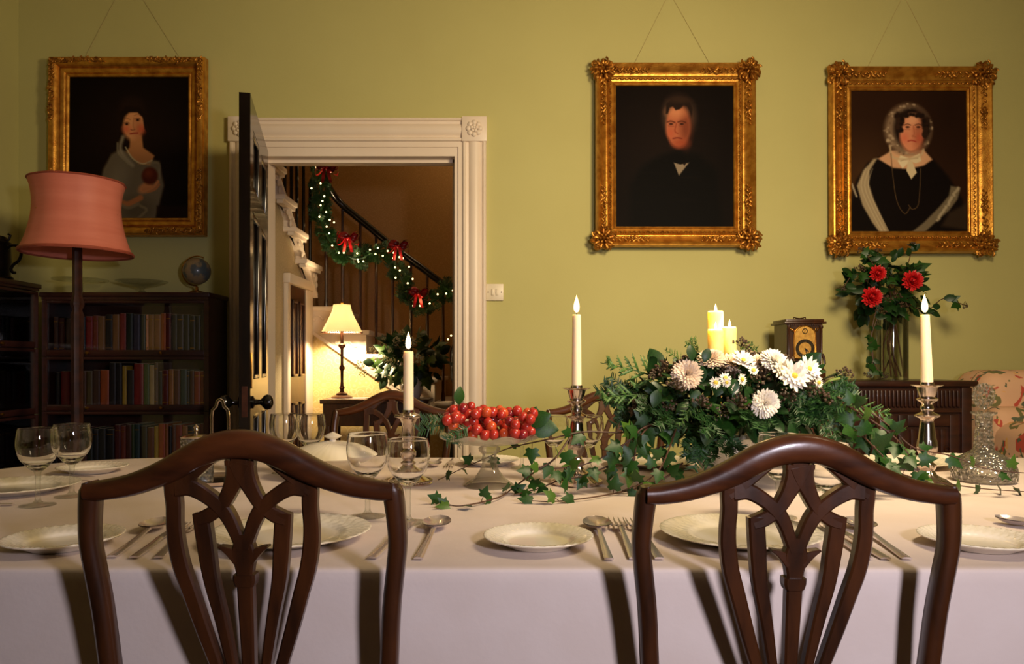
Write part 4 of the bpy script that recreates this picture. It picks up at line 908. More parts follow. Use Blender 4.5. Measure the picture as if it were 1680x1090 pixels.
# woman with a round fruit
q = lambda x, y: (x*.3303, 80+y*.3303)
cv = Canvas(114,126,310,359,(16,9,5))
P = lambda l: [q(*a) for a in l]
cv.ell(*q(640,500), 70, 90, (30,18,11), .6)
cv.poly(P([(500,690),(515,600),(555,525),(600,500),(700,540),(790,560),(815,680),(770,860),(590,860),(590,720)]), (112,100,78), 2.5)
cv.ell(*q(600,640), 14, 34, (140,128,102), .6, .6, .25); cv.ell(*q(690,800), 26, 20, (86,76,56), .5, .8)
cv.poly(P([(648,430),(704,430),(712,492),(768,532),(745,578),(690,572),(628,512),(644,490)]), (190,128,76), 1.6)
cv.ell(*q(655,330), 22, 26, (34,20,12), .25); cv.ell(*q(655,278), 18, 12, (36,23,15), .5, .8)
cv.ell(*q(664,380), 17.5, 25, (206,142,90), .16, 1, .14); cv.ell(*q(690,395), 8, 14, (160,90,56), .7, .6); cv.ell(*q(628,400), 6, 6, (206,88,58), .9, .7); cv.ell(*q(705,402), 5.5, 6, (196,76,50), .9, .7)
for ex, ey_ in ((630,376),(684,356)): cv.ell(*q(ex,ey_), 4.2, 2.2, (150,94,60), .5, .8); cv.ell(*q(ex,ey_), 2.2, 1.7, (40,22,14), .4); cv.line(P([(ex-14,ey_-5),(ex,ey_-9),(ex+13,ey_-5)]), .9, (76,42,26), .6, .9); cv.line(P([(ex-18,ey_-22),(ex,ey_-28),(ex+18,ey_-22)]), 1.0, (110,68,42), .8, .6)
cv.line(P([(664,345),(662,385),(668,400)]), 1.6, (158,98,60), .9, .7); cv.line(P([(650,403),(660,406),(670,402)]), 1.2, (110,56,38), .7); cv.line(P([(648,424),(666,421),(684,420)]), 2.2, (140,44,34), .7); 
cv.poly(P([(594,385),(594,322),(626,288),(690,292),(726,332),(734,420),(718,400),(708,342),(682,318),(640,318),(614,338),(606,385)]), (28,17,11), 1.2)
cv.line(P([(612,440),(600,480),(606,520),(640,560),(660,580)]), 6, (160,148,118), 2.2, .8); cv.line(P([(585,470),(590,520),(640,570)]), 3, (150,138,108), 1.4, .8)
cv.line(P([(625,490),(660,545),(710,572),(755,555)]), 2, (206,190,140), .8, .9); cv.line(P([(735,570),(790,570),(790,640)]), 3, (132,120,92), 1.5, .8)
cv.line(P([(700,740),(640,770),(600,760)]), 9, (176,112,66), 1.5); cv.ell(*q(725,690), 13, 8, (196,130,80), .3, 1, -.5)
cv.ell(*q(745,632), 13, 14, (84,34,20), .18); cv.ell(*q(738,618), 6, 6, (128,58,32), .8, .8)
cv.line(P([(715,700),(760,690),(785,660)]), 5, (190,124,76), 1.0); cv.line(P([(735,712),(770,700),(792,675)]), 3, (178,112,68), .8)
cv.line(P([(600,770),(640,790),(690,770)]), 5, (130,116,88), 1.6, .8); cv.line(P([(700,780),(730,800),(690,840)]), 4, (140,124,90), 1.4, .7); cv.poly(P([(780,780),(940,780),(940,845),(780,845)]), (34,20,12), 2, .8)
hang('portrait_painting', 'gilt framed portrait of a veiled woman holding a round fruit, behind the pink lamp', 84,100,337,385, cv, plain_frame, 29, (((135,101),(188,-4)),((297,98),(232,-4))), -.012, 11)
# dark gentleman
q = lambda x, y: (960+x*.3119, 80+y*.3119); P = lambda l: [q(*a) for a in l]
cv = Canvas(1010,141,1203,373,(14,8,6))
cv.ell(*q(400,480), 60, 70, (27,17,12), .8, .8); cv.poly(P([(240,940),(240,720),(300,620),(400,560),(480,540),(600,560),(690,640),(720,940)]), (7,5,4), 6)
for k in range(40):
    yy = R.uniform(300,900); xx = R.uniform(200,600); cv.line(P([(xx,yy),(xx+R.uniform(40,140),yy+R.uniform(-6,6))]), .8, (28,18,13), .5, .35)
cv.ell(*q(490,350), 25, 32, (50,34,26), .3); cv.ell(*q(432,360), 6, 18, (84,64,48), .8, .7); cv.ell(*q(560,360), 7, 18, (70,52,40), .8, .7)
cv.ell(*q(489,412), 20, 34, (172,98,66), .12); cv.ell(*q(530,420), 9, 26, (104,48,30), .7, .75); cv.ell(*q(478,335), 14, 9, (202,132,90), .7, .8); cv.ell(*q(450,445), 6, 7, (182,84,56), .8, .6); cv.ell(*q(500,500), 13, 8, (150,66,40), .6, .7)
cv.poly(P([(424,345),(428,292),(455,266),(500,258),(545,272),(564,318),(560,365),(548,330),(536,306),(518,300),(500,320),(476,326),(462,306),(446,312),(436,345)]), (34,22,16), 1.0); cv.ell(*q(495,272), 16, 5, (58,40,28), .6, .6)
for ex in (452,508): cv.line(P([(ex-20,388),(ex,383),(ex+20,390)]), 1.8, (74,34,22), .8); cv.ell(*q(ex,398), 3.2, 1.6, (50,26,18), .4); cv.line(P([(ex-14,408),(ex+14,410)]), 1, (120,54,34), .7, .7)
cv.line(P([(480,395),(472,435),(488,448)]), 1.8, (134,58,36), .8, .85); cv.line(P([(462,474),(485,470),(508,474)]), 1.9, (104,38,28), .7); cv.line(P([(440,470),(455,505),(490,522),(520,510)]), 2, (120,54,34), 1.2, .6)
cv.poly(P([(466,600),(500,610),(545,600),(492,668)]), (150,132,108), .8, .9); cv.poly(P([(512,600),(534,600),(520,618)]), (30,20,16), .5)
hang('portrait_painting', 'ornate gilt framed dark portrait of a man in a black coat and white collar', 977,103,1240,407, cv, swept_frame, 33, (((1040,106),(1094,-4)),((1165,104),(1105,-4))), -.012, 21)
# lady in a lace bonnet
q = lambda x, y: (1340+x*.3119, 90+y*.3119); P = lambda l: [q(*a) for a in l]
cv = Canvas(1395,149,1585,381,(44,25,14))
cv.ell(*q(250,640), 40, 50, (70,46,24), .9, .8); cv.ell(*q(700,300), 40, 60, (34,19,11), .9, .8)
cv.poly(P([(175,935),(180,780),(210,660),(270,570),(330,540),(470,600),(610,550),(690,640),(760,760),(790,935)]), (17,11,9), 3)
cv.poly(P([(322,548),(395,505),(560,500),(606,552),(560,584),(480,602),(400,596)]), (206,156,116), 1.6); cv.ell(*q(480,540), 22, 14, (216,172,128), .4, .8)
cv.poly(P([(300,548),(245,610),(212,690),(240,790),(290,880),(330,935),(378,935),(340,850),(300,760),(275,680),(280,610),(320,545)]), (158,140,108), 1.6)
for o_ in (0,18,36): cv.line(P([(258+o_,600),(235+o_,690),(275+o_,800),(340+o_,925)]), 1.4, (196,180,144), .8, .6)
cv.poly(P([(700,690),(752,700),(735,760),(690,820),(620,880),(560,935),(490,935),(560,880),(640,800),(690,740)]), (110,98,76), 1.6)
for k in range(22):
    u = k/21; cv.ell(*q(740-110*u+R.uniform(-5,5), 700+170*u), 2.4, 2, (172,158,128), .5, .8)
for k in range(9): cv.ell(*q(186+k*3, 680+k*8), 1.8, 1.8, (170,156,130), .5, .8)
cv.poly(P([(690,830),(785,780),(785,920),(650,900)]), (60,46,32), 3, .7)
cv.ell(*q(480,395), 38, 42, (128,104,80), .12)
for k in range(70):
    a = R.uniform(0, 2*PI); rr_ = R.uniform(.72, 1.02); cv.ell(*q(480+124*rr_*math.cos(a), 393+134*rr_*math.sin(a)), R.uniform(1.4,3.2), R.uniform(1.2,2.4), R.choice([(176,154,124),(150,126,98),(104,82,62),(190,168,136)]), .5, .75)
cv.ell(*q(500,390), 29, 34, (28,17,12), .14)
for k in range(12): cv.ell(*q(425+R.uniform(-8,50), 330+R.uniform(-15,60)), 4, 4, (36,22,15), .5); cv.ell(*q(565+R.uniform(-12,16), 360+R.uniform(-25,60)), 4, 4, (34,21,14), .5)
cv.ell(*q(497,415), 19, 31, (214,138,100), .14); cv.ell(*q(535,420), 8, 26, (160,86,58), .7, .7); cv.ell(*q(505,345), 10, 9, (226,164,122), .6, .8); cv.ell(*q(462,440), 6, 7, (216,110,80), .8, .7); cv.ell(*q(540,440), 5, 6, (190,84,60), .8, .7)
for k in range(16): cv.ell(*q(436+R.uniform(-10,16), 345+R.uniform(-15,70)), 3.6, 3.6, R.choice([(30,18,13),(48,30,20)]), .4); cv.ell(*q(572+R.uniform(-12,14), 355+R.uniform(-20,75)), 3.6, 3.6, R.choice([(28,17,12),(44,28,19)]), .4); cv.ell(*q(R.uniform(450,560), 318+R.uniform(-6,8)), 3, 2.6, (32,20,14), .4)
for ex in (478,534): cv.line(P([(ex-18,372),(ex,366),(ex+16,372)]), 1.4, (80,44,30), .7); cv.ell(*q(ex,382), 3.4, 1.7, (56,32,24), .4); cv.line(P([(ex-14,394),(ex+12,395)]), .9, (150,84,60), .7, .7)
cv.line(P([(508,375),(512,420),(502,430),(520,434)]), 1.7, (170,96,66), .8, .85); cv.line(P([(480,456),(498,452),(520,458)]), 1.9, (160,54,44), .7); cv.line(P([(450,470),(470,500),(500,510),(540,490)]), 1.6, (150,88,62), 1., .5)
for l, cc_ in (([(485,545),(440,530),(425,560),(450,600),(485,565)], (224,206,166)), ([(488,545),(540,520),(548,560),(520,572),(490,560)], (216,198,158)), ([(478,560),(500,560),(524,620),(495,655),(470,610)], (210,190,150))): cv.poly(P(l), cc_, .8)
cv.line(P([(440,560),(480,548),(530,545)]), 1.2, (130,110,80), .6, .7); cv.line(P([(385,480),(400,540),(480,550),(545,530),(560,500)]), 3.4, (196,170,132), 1.2, .85)
cv.line(P([(390,520),(400,640),(420,770),(460,835),(490,800)]), 1.1, (92,70,44), .6); cv.line(P([(545,600),(540,700),(530,790),(500,812),(480,790)]), 1.1, (92,70,44), .6)
hang('portrait_painting', 'ornate gilt framed portrait of a lady in a white lace bonnet and black dress', 1360,113,1630,413, cv, swept_frame, 35, (((1422,114),(1481,-4)),((1545,112),(1487,-4))), -.012, 31)
# ------------------------------------------------------------------ sideboard, clock, armchair
SF = 3.3; sx0, sx1 = 1.11, 2.02; sz = .973
sb = thing('sideboard', 'dark carved oak sideboard with reeded frieze and linenfold doors', 'sideboard', ((sx0+sx1)/2, SF, 0)); hw = (sx1-sx0)/2
MB().box(-hw-.02, hw+.025, -.02, WY-SF-.005, sz-.026, sz, .008).build('top', 'old_oak', sb)
MB().box(-hw, hw, .006, WY-SF-.006, .08, sz-.026).build('carcass', 'old_oak', sb)
m_ = MB()
n = 46
for k in range(n): x = -hw+.05+(2*hw-.1)*(k+.5)/n; m_.box(x-.0065, x+.0065, -.008, .006, sz-.115, sz-.042, .004)
m_.build('reeded_frieze', 'old_oak', sb)
MB().box(-hw, hw, -.008, .006, sz-.14, sz-.12, .004).build('frieze_moulding', 'old_oak', sb)
for x in (-hw, hw-.045): MB().box(x, x+.045, -.01, .006, .08, sz-.03, .004).build('corner_post', 'old_oak', sb)
for k in range(3):
    x0 = -hw+.05+k*(2*hw-.1)/3; x1 = x0+(2*hw-.1)/3-.006
    d_ = MB().box(x0, x0+.04, -.006, .006, .12, sz-.15, .003).box(x1-.04, x1, -.006, .006, .12, sz-.15, .003).box(x0+.04, x1-.04, -.006, .006, sz-.2, sz-.15, .003).box(x0+.04, x1-.04, -.006, .006, .12, .17, .003).build('cabinet_door', 'old_oak', sb)
    f_ = MB()
    for j in range(5):
        xx = x0+.05+(x1-x0-.1)*(j+.5)/5; f_.tube([(xx,.004,.19),(xx,.003,sz-.24),(xx,.006,sz-.215)], .014, 8, flat=.6)
    f_.build('linenfold', 'old_oak', d_)
    MB().tube([(x1-.055+.012*math.cos(a), -.010, sz-.30+.012*math.sin(a)) for a in [k_*PI/6 for k_ in range(13)]], .002, 6).build('ring_handle', 'bronze', d_)
for x in (-hw+.03, hw-.03): MB().box(x-.025, x+.025, 0, .05, 0, .08, .004).build('foot', 'old_oak', sb)
mat('dial_brass', lin(206,160,74), .4, .5, col2=lin(176,130,54), scale=(60,60,60), bump=.2, bscale=300)
YK = 3.42; KS = F/YK; XK = px(1320,0,YK).x
ck = thing('bracket_clock', 'small mahogany bracket clock with arched brass dial on the sideboard', 'clock', (XK, YK, sz+.0005)); kw = .082
KH = px(0,524,YK).z-sz; dp = .17
MB().box(-kw-.012, kw+.012, -.012, dp, 0, .05, .006).box(-kw-.004, kw+.004, -.004, dp-.004, .05, .06).build('plinth', 'mahogany', ck)
MB().box(-kw, kw, 0, dp-.008, .06, KH-.022).build('case', 'mahogany', ck)
MB().box(-kw-.014, kw+.014, -.014, dp+.002, KH-.022, KH-.012, .003).box(-kw-.006, kw+.006, -.006, dp-.006, KH-.012, KH, .003).build('cornice', 'mahogany', ck)
m_ = MB()
for k in range(16): x = -kw+.005+(2*kw-.01)*(k+.5)/16; m_.box(x-.0032, x+.0032, -.006, 0, KH-.030, KH-.022)
m_.build('dentil_row', 'mahogany', ck)
for s_ in (-1,1):
    MB().lathe([(.008,.06),(.008,.07),(.006,.075),(.006,KH-.045),(.009,KH-.04),(.009,KH-.03)], 12, (s_*(kw-.008), -.004, 0)).build('pilaster', 'mahogany', ck)
    MB().tube([(s_*(kw+.004),0.01,.06),(s_*(kw+.014),.01,.075),(s_*(kw+.011),.01,.10),(s_*(kw+.004),.01,.12)], .006, 8).build('side_scroll', 'mahogany', ck)
aw = .049; az = .098; ah = KH-.105
arc = [(-aw, az-.0), (aw, az)]+[(aw*math.cos(a), ah+.03+aw*math.sin(a)*.9-.0) for a in [PI*k/14 for k in range(15)]]
ac = ah+.03
MB().prism(arc, 'y', -.004, -.001).build('dial_plate', 'dial_brass', ck)
MB().tube([(x, -.005, z) for x, z in arc+[arc[0]]], .003, 8).build('dial_bezel', 'brass', ck)
dzc = az+.046
ring = MB().lathe([(.028,0),(.028,.0015),(.043,.0015),(.043,0),(.028,0)], 40); ring.build('chapter_ring', 'silver', ck, (0,-.0042,dzc), (PI/2,0,0))
MB().lathe([(0,0),(.026,0),(.026,.0008),(0,.0008)], 32).build('dial_centre', 'dial_brass', ck, (0,-.0042,dzc), (PI/2,0,0))
rom = ['XII','I','II','III','IV','V','VI','VII','VIII','IX','X','XI']
for k, s_ in enumerate(rom):
    cu = bpy.data.curves.new('numeral', 'FONT'); cu.body = s_; cu.size = .0105; cu.align_x = 'CENTER'; cu.align_y = 'CENTER'; cu.extrude = .0003; cu.materials.append(M['ink'])
    a = 2*PI*k/12; tmp = bpy.data.objects.new('numeral_text', cu); me = bpy.data.meshes.new_from_object(tmp); bpy.data.objects.remove(tmp); o = bpy.data.objects.new('numeral', me); C.objects.link(o); o.parent = ck; o.location = (.0355*math.sin(a), -.0062, dzc+.0355*math.cos(a)); o.rotation_euler = (PI/2, a, 0)
def hand(ang, L_, wd, nm):
    MB().prism([(-wd,-.004),(wd,-.004),(wd*1.6,L_*.6),(0,L_),(-wd*1.6,L_*.6)], 'y', -.0075, -.0065).build(nm, 'ink', ck, (0,0,dzc), (0,ang,0))
hand(2*PI*4.45/12, .026, .0018, 'hour_hand'); hand(2*PI*27/60, .037, .0011, 'minute_hand')
MB().lathe([(.009,0),(.009,.001),(.013,.001),(.013,0),(.009,0)], 24).build('strike_dial', 'silver', ck, (0,-.0042,ac+.020), (PI/2,0,0))
MB().prism([(-.001,-.006),(.001,-.006),(0,.009)], 'y', -.0070, -.0060).build('strike_hand', 'ink', ck, (0,0,ac+.020), (0,.7,0))
for s_ in (-1,1): 
    m_ = MB(); scroll(m_, (s_*.056, KH-.05), .010, 1., 1, s_, .0024, -.002); leafy(m_, s_*.066, KH-.042, s_*.044, KH-.060, -.002, 4, .004, .002, R); m_.build('spandrel', 'brass', ck)
MB().tube([(-.028,.06,KH),(-.027,.06,KH+.012),(-.016,.06,KH+.008),(0,.06,KH+.006),(.016,.06,KH+.008),(.027,.06,KH+.012),(.028,.06,KH)], .003, 8).build('carrying_handle', 'bronze', ck)
# armchair in flowered linen
def floral():
    m = mat('floral_fabric', lin(216,170,132), .85); nt = m.node_tree; N = nt.nodes.new; L = nt.links.new; b = nt.nodes['Principled BSDF']; tc = N('ShaderNodeTexCoord')
    last = None
    base = N('ShaderNodeRGB'); base.outputs[0].default_value = lin(216,172,134); last = base.outputs[0]
    for sc_, thr, col, off in ((15, .60, lin(110,108,62), 0), (12, .63, lin(186,78,58), 3.1), (19, .64, lin(88,98,72), 7.7), (17, .66, lin(222,170,96), 12.3)):
        mp = N('ShaderNodeMapping'); mp.inputs['Location'].default_value = (off, off*.7, off*1.3); L(tc.outputs['Object'], mp.inputs[0])
        nz = N('ShaderNodeTexNoise'); nz.inputs['Scale'].default_value = sc_; nz.inputs['Detail'].default_value = 1.5; nz.inputs['Distortion'].default_value = .8; L(mp.outputs[0], nz.inputs[0])
        cr = N('ShaderNodeValToRGB'); cr.color_ramp.elements[0].position = thr; cr.color_ramp.elements[1].position = thr+.015; L(nz.outputs[0], cr.inputs[0])
        mx = N('ShaderNodeMix'); mx.data_type = 'RGBA'; L(cr.outputs[0], mx.inputs[0]); L(last, mx.inputs[6]); mx.inputs[7].default_value = col; last = mx.outputs[2]
    L(last, b.inputs['Base Color'])
floral()
am = thing('armchair', 'armchair upholstered in peach linen printed with red flowers and green leaves', 'armchair', (2.52, 3.2, 0))
def pillow(x0, x1, y0, y1, z0, z1, c=.06, nm='cushion', par=am):
    bm = bmesh.new(); bmesh.ops.create_cube(bm, size=1)
    for v in bm.verts: v.co = Vector(((x0+x1)/2+v.co.x*(x1-x0), (y0+y1)/2+v.co.y*(y1-y0), (z0+z1)/2+v.co.z*(z1-z0)))
    bmesh.ops.bevel(bm, geom=bm.edges[:], offset=c, segments=5, affect='EDGES', profile=.5)
    mb = MB(); bm.verts.index_update(); mb.add([v.co for v in bm.verts], [[v.index for v in f.verts] for f in bm.faces]); bm.free()
    return mb.build(nm, 'floral_fabric', par, ang=1.2)
pillow(-.42, .42, .12, .42, .35, 1.02, .09, 'backrest'); pillow(-.43, -.27, -.35, .3, .12, .80, .07, 'arm'); pillow(.27, .43, -.35, .3, .12, .80, .07, 'arm')
pillow(-.27, .27, -.37, .13, .2, .50, .05, 'seat_cushion'); pillow(-.40, .40, -.34, .36, .1, .3, .03, 'base')
pillow(-.44, -.24, .02, .16, .62, .86, .06, 'roll_cushion')
for sx in (-.36,.36):
    for sy in (-.3,.32): MB().lathe([(.018,0),(.026,.1),(.026,.11)], 10, (sx, sy, 0)).build('leg', 'mahogany', am)
# ------------------------------------------------------------------ hall console and table lamp
co = thing('console_table', 'dark wooden console table under the hall lamp', 'table', (px(613,0,5.3).x, 5.3, 0)); cwid = 89/(F/5.3); cz = px(0,656,5.3).z
MB().box(-cwid, cwid, 0, .36, cz-.03, cz, .006).build('top', 'mahogany', co); MB().box(-cwid+.02, cwid-.02, .02, .34, cz-.19, cz-.03).build('apron', 'mahogany', co)
for x in (-cwid+.05, cwid-.05):
    for y in (.05, .31): MB().lathe([(.02,0),(.026,.03),(.018,.06),(.028,.4),(.03,cz-.19)], 12, (x, y, 0)).build('leg', 'mahogany', co)
MB().box(-cwid+.04, -cwid+.3, .08, .30, cz+.0005, cz+.003).build('lace_mat', 'linen', co)
YH = 5.47; XH = px(561,0,YH).x; HSS = F/YH
hl = thing('table_lamp', 'lit bronze table lamp with cream bell shade on the hall console', 'lamp', (XH, YH, cz+.0035))
lh = px(0,501,YH).z-cz; lb_ = px(0,546,YH).z-cz
MB().lathe([(0,0),(.075,0),(.078,.008),(.06,.018),(.045,.022),(.040,.034),(.018,.045),(.013,.06),(.022,.075),(.013,.09),(.0105,.12),(.012,.2),(.022,.215),(.022,.225),(.012,.24),(.0105,.27),(.012,.36),(.026,.375),(.026,.39),(.012,.40),(.012,lb_+.03),(0,lb_+.03)], 20).build('stem', 'bronze', hl)
m = mat('lamp_shade', lin(255,246,226), .8); nt = m.node_tree; b = nt.nodes['Principled BSDF']; tl = nt.nodes.new('ShaderNodeBsdfTranslucent'); tl.inputs[0].default_value = lin(255,244,220); mx = nt.nodes.new('ShaderNodeMixShader'); mx.inputs[0].default_value = .6
nt.links.new(b.outputs[0], mx.inputs[1]); nt.links.new(tl.outputs[0], mx.inputs[2]); nt.links.new(mx.outputs[0], nt.nodes['Material Output'].inputs[0])
sp2 = smoothpath([(.142,lb_),(.118,lb_+.05),(.088,lb_+.11),(.068,lb_+.16),(.060,lh)], 4)
MB().lathe(sp2+[(r-.0015, z) for r, z in reversed(sp2)]+[sp2[0]], 48, fn=lambda r, z, a, i: (r*(1+.03*abs(math.cos(3*a))), z)).build('shade', 'lamp_shade', hl)
m_ = MB()
for k in range(60):
    a = 2*PI*k/60; r = .143*(1+.03*abs(math.cos(3*a))); m_.ell((r*math.cos(a), r*math.sin(a), lb_-.004), .005, 5, 4)
m_.build('bead_fringe', 'bronze', hl)
MB().ell((0,0,0), (.011,.011,.012)).build('finial', 'brass', hl, (0,0,lh+.012))
pl = point('table_lamp_bulb', (0,0,lb_+.09), 52, (1,.76,.45), .035); pl.parent = hl
# ------------------------------------------------------------------ leaf, sprig and flower meshes (unit sized, base at origin, tip along +y, face +z)
def ivy_leaf():
    half = [(.0,.0),(.22,-.10),(.42,.02),(.34,.20),(.56,.42),(.27,.46),(.0,1.0)]
    mb = MB(); vs = [(0,.30,.03)]; out = [(x,y) for x, y in half]+[(-x,y) for x, y in reversed(half[1:-1])]
    for x, y in out: vs.append((x, y, -.22*abs(x)-.10*max(0,y-.5)))
    n = len(out); mb.add(vs, [(0, 1+i, 1+(i+1) % n) for i in range(n)]); return mb
def oval_leaf(wd=.24, curl=.16):
    mb = MB(); n = 7; vs = []
    for i in range(n+1):
        u = i/n; ww = wd*math.sin(PI*min(1,u*.97+.03))**.8*(1.15-.35*u); z = -curl*(u-.3)**2
        vs += [(-ww,u,z-.05*ww/wd*1.2),(0,u,z+.02),(ww,u,z-.05*ww/wd*1.2)]
    mb.add(vs, [(3*i+k,3*i+k+1,3*i+k+4,3*i+k+3) for i in range(n) for k in range(2)]); return mb
LV = {'ivy': ivy_leaf().mesh('ivy_leaf','ivy',ang=2), 'ivy_pale': ivy_leaf().mesh('ivy_leaf','ivy_pale',ang=2), 'laurel': oval_leaf().mesh('laurel_leaf','laurel',ang=2), 'broad': oval_leaf(.34,.2).mesh('broad_leaf','laurel',ang=2), 'broad_green': oval_leaf(.36,.2).mesh('broad_leaf','ivy',ang=2)}
def fir_sprig(n=74, m='fir', seed=1, side=2, ln=.20):
    r = random.Random(seed); mb = MB(); axis = [(0,0,0),(.01,.35,.03),(.0,.7,.02),(.02,1,-.05)]; ax = smoothpath(axis, 4); mb.tube(ax, [.014*(1-.06*i) for i in range(len(ax))], 4)
    stems = [(ax, 1.0)]
    for s_ in range(side):
        for sg in (-1,1):
            b = Vector(ax[3+s_*3]); d = Vector((sg*.45, .55, r.uniform(-.1,.1)))*(.75-.2*s_); st = [tuple(b+d*k/4) for k in range(5)]; mb.tube(st, .008, 4); stems.append((st, .6))
    for st, w_ in stems:
        for k in range(int(n*w_)):
            u = r.uniform(.08,1)*(len(st)-1); i = min(int(u), len(st)-2); p = Vector(st[i]).lerp(Vector(st[i+1]), u-i); t = (Vector(st[i+1])-Vector(st[i])).normalized()
            sgn = r.choice((-1,1)); d = (t*.55+Vector((sgn*t.y, -sgn*t.x, 0))*.8+Vector((0,0,r.uniform(-.5,.6)))).normalized()*ln*r.uniform(.7,1.1)*(.6+.4*w_); q_ = t.cross(d).normalized()*.011 if t.cross(d).length > 1e-4 else Vector((.011,0,0)); z_ = t*.019
            mb.add([p-z_, p+z_, p+d*.7+z_*.6, p+d, p+d*.7-z_*.6], [(0,1,2,3,4)])
    return mb.mesh('fir_sprig', m, ang=3, fix=False)
def cypress(seed=1, n=16):
    r = random.Random(seed); mb = MB(); ax = smoothpath([(0,0,0),(.03,.4,.03),(0,.75,0),(-.03,1,-.06)], 5); mb.tube(ax, [.013*(1-.045*i) for i in range(len(ax))], 4)
    for k in range(n):
        u = .12+.85*k/n; i = min(int(u*(len(ax)-1)), len(ax)-2); p = Vector(ax[i]); sg = 1 if k % 2 else -1; L_ = .30*(1.1-u)
        e = p+Vector((sg*L_*.8, L_*.9, r.uniform(-.06,.06))); st = [p.lerp(e, j/4)+Vector((0,0,.01*j)) for j in range(5)]
        mb.tube(st, [.014,.016,.015,.012,.004], 4, flat=.5)
        for j in (1,2,3):
            for s2 in (-1,1):
                d = Vector((s2*.05+sg*.03, .06, 0))*(1.1-.2*j); mb.tube([st[j], st[j]+d], [.012,.003], 4, flat=.5)
    return mb.mesh('cypress_sprig', 'cypress', ang=2)
def berries(seed, n=22):
    r = random.Random(seed); mb = MB()
    for k in range(n):
        a = r.uniform(0,2*PI); ph = r.uniform(0,1.3); d = Vector((math.sin(ph)*math.cos(a), math.cos(ph), math.sin(ph)*math.sin(a)))*r.uniform(.75,1); mb.tube([(0,.05,0), d*.9], .02, 3); mb.ell(d, .13, 6, 4)
    return mb.mesh('berry_cluster', 'berry')
def mum(seed, nl=5, np_=16, m='petal', wd=.16, open_=1.0):
    r = random.Random(seed); mb = MB()
    for l in range(nl):
        u = l/max(1,nl-1); el = .08+(1.42 if nl > 4 else 1.25)*u*open_; L_ = 1-(.42 if nl > 4 else .5)*u; n = max(5, int(np_*(1-.45*u)))
        for k in range(n):
            a = 2*PI*(k+.5*(l % 2))/n+r.uniform(-.12,.12); e = el+r.uniform(-.12,.12); Lk = L_*r.uniform(.88,1.08)
            ca, sa = math.cos(a), math.sin(a); ce, se = math.cos(e), math.sin(e)
            def pt(t, s_):                        # t along, s_ across
                rad = (.08 if nl < 5 else .10+.16*u*(1-t))+t*Lk*ce; z = .04+t*Lk*se+.10*t*t*(1-u); ww = wd*math.sin(PI*(.18+.72*t))*s_
                return (rad*ca-ww*sa, rad*sa+ww*ca, z-.35*abs(ww))
            vs = [pt(0,-.5),pt(0,.5),pt(.5,-1),pt(.5,0),pt(.5,1),pt(.85,-.95),pt(.85,0),pt(.85,.95),pt(1,0)]
            mb.add(vs, [(0,1,4,3,2),(2,3,6,5),(3,4,7,6),(5,6,8),(6,7,8)])
    if nl > 4: mb.ell((0,0,.16), (.34,.34,.22), 10, 6)
    return mb.mesh('petals', m, ang=2, fix=False)
def face_to(o, d, roll=0, axis='Z'):
    qd = Vector(d).normalized().to_track_quat('Z','Y'); o.rotation_mode = 'QUATERNION'; o.rotation_quaternion = qd @ Euler((0,0,roll)).to_quaternion()
def leaf_rot(o, tip, face):                       # orient: local +y -> tip, local +z -> face
    y = Vector(tip).normalized(); z = Vector(face); z = (z-y*z.dot(y)); z = z.normalized() if z.length > 1e-4 else y.orthogonal().normalized(); x = y.cross(z)
    o.rotation_mode = 'QUATERNION'; o.rotation_quaternion = Matrix((x, y, z)).transposed().to_quaternion()
rv = lambda s=1: Vector((R.uniform(-s,s), R.uniform(-s,s), R.uniform(-s,s)))
# ------------------------------------------------------------------ centrepiece
YV = 1.84; XV = px(1190,0,YV).x; VS = F/YV
bo = thing('flower_bowl', 'white ribbed china bowl holding the centrepiece flowers', 'bowl', (XV, YV, TZ))
MB().lathe([(0,0),(.05,0),(.054,.006),(.044,.016),(.05,.03),(.068,.06),(.076,.10),(.078,.115),(.073,.115),(.06,.05),(0,.03)], 72, fn=lambda r, z, a, i: (r*(1+.02*math.cos(24*a)*(z > .02)), z)).build('bowl', 'white_china', bo)
YA = 1.84
fo = thing('centrepiece_foliage', 'dense mound of ivy, fir and laurel foliage in the white bowl', 'foliage', (XV, YV, TZ+.1))
FO = Vector(fo.location)
firs = [fir_sprig(seed=s) for s in (1,2,3)]; cyps = [cypress(s) for s in (1,2)]; bers = [berries(s) for s in (1,2,3)]
def w2(o): return Vector(o)-FO
cen = px(1195, 660, YA)
def mound(u, v):                                  # direction -> point on the mound's surface
    d = Vector((math.cos(u)*math.cos(v), math.sin(u)*math.cos(v), math.sin(v))); return cen+Vector((d.x*.265, d.y*.15, d.z*.115)), d
def put(mesh, nm, p, tip, face, s, par=fo, org=None):
    o = place(nm, mesh, par, p-(org if org is not None else FO), scale=s); leaf_rot(o, tip, face); return o
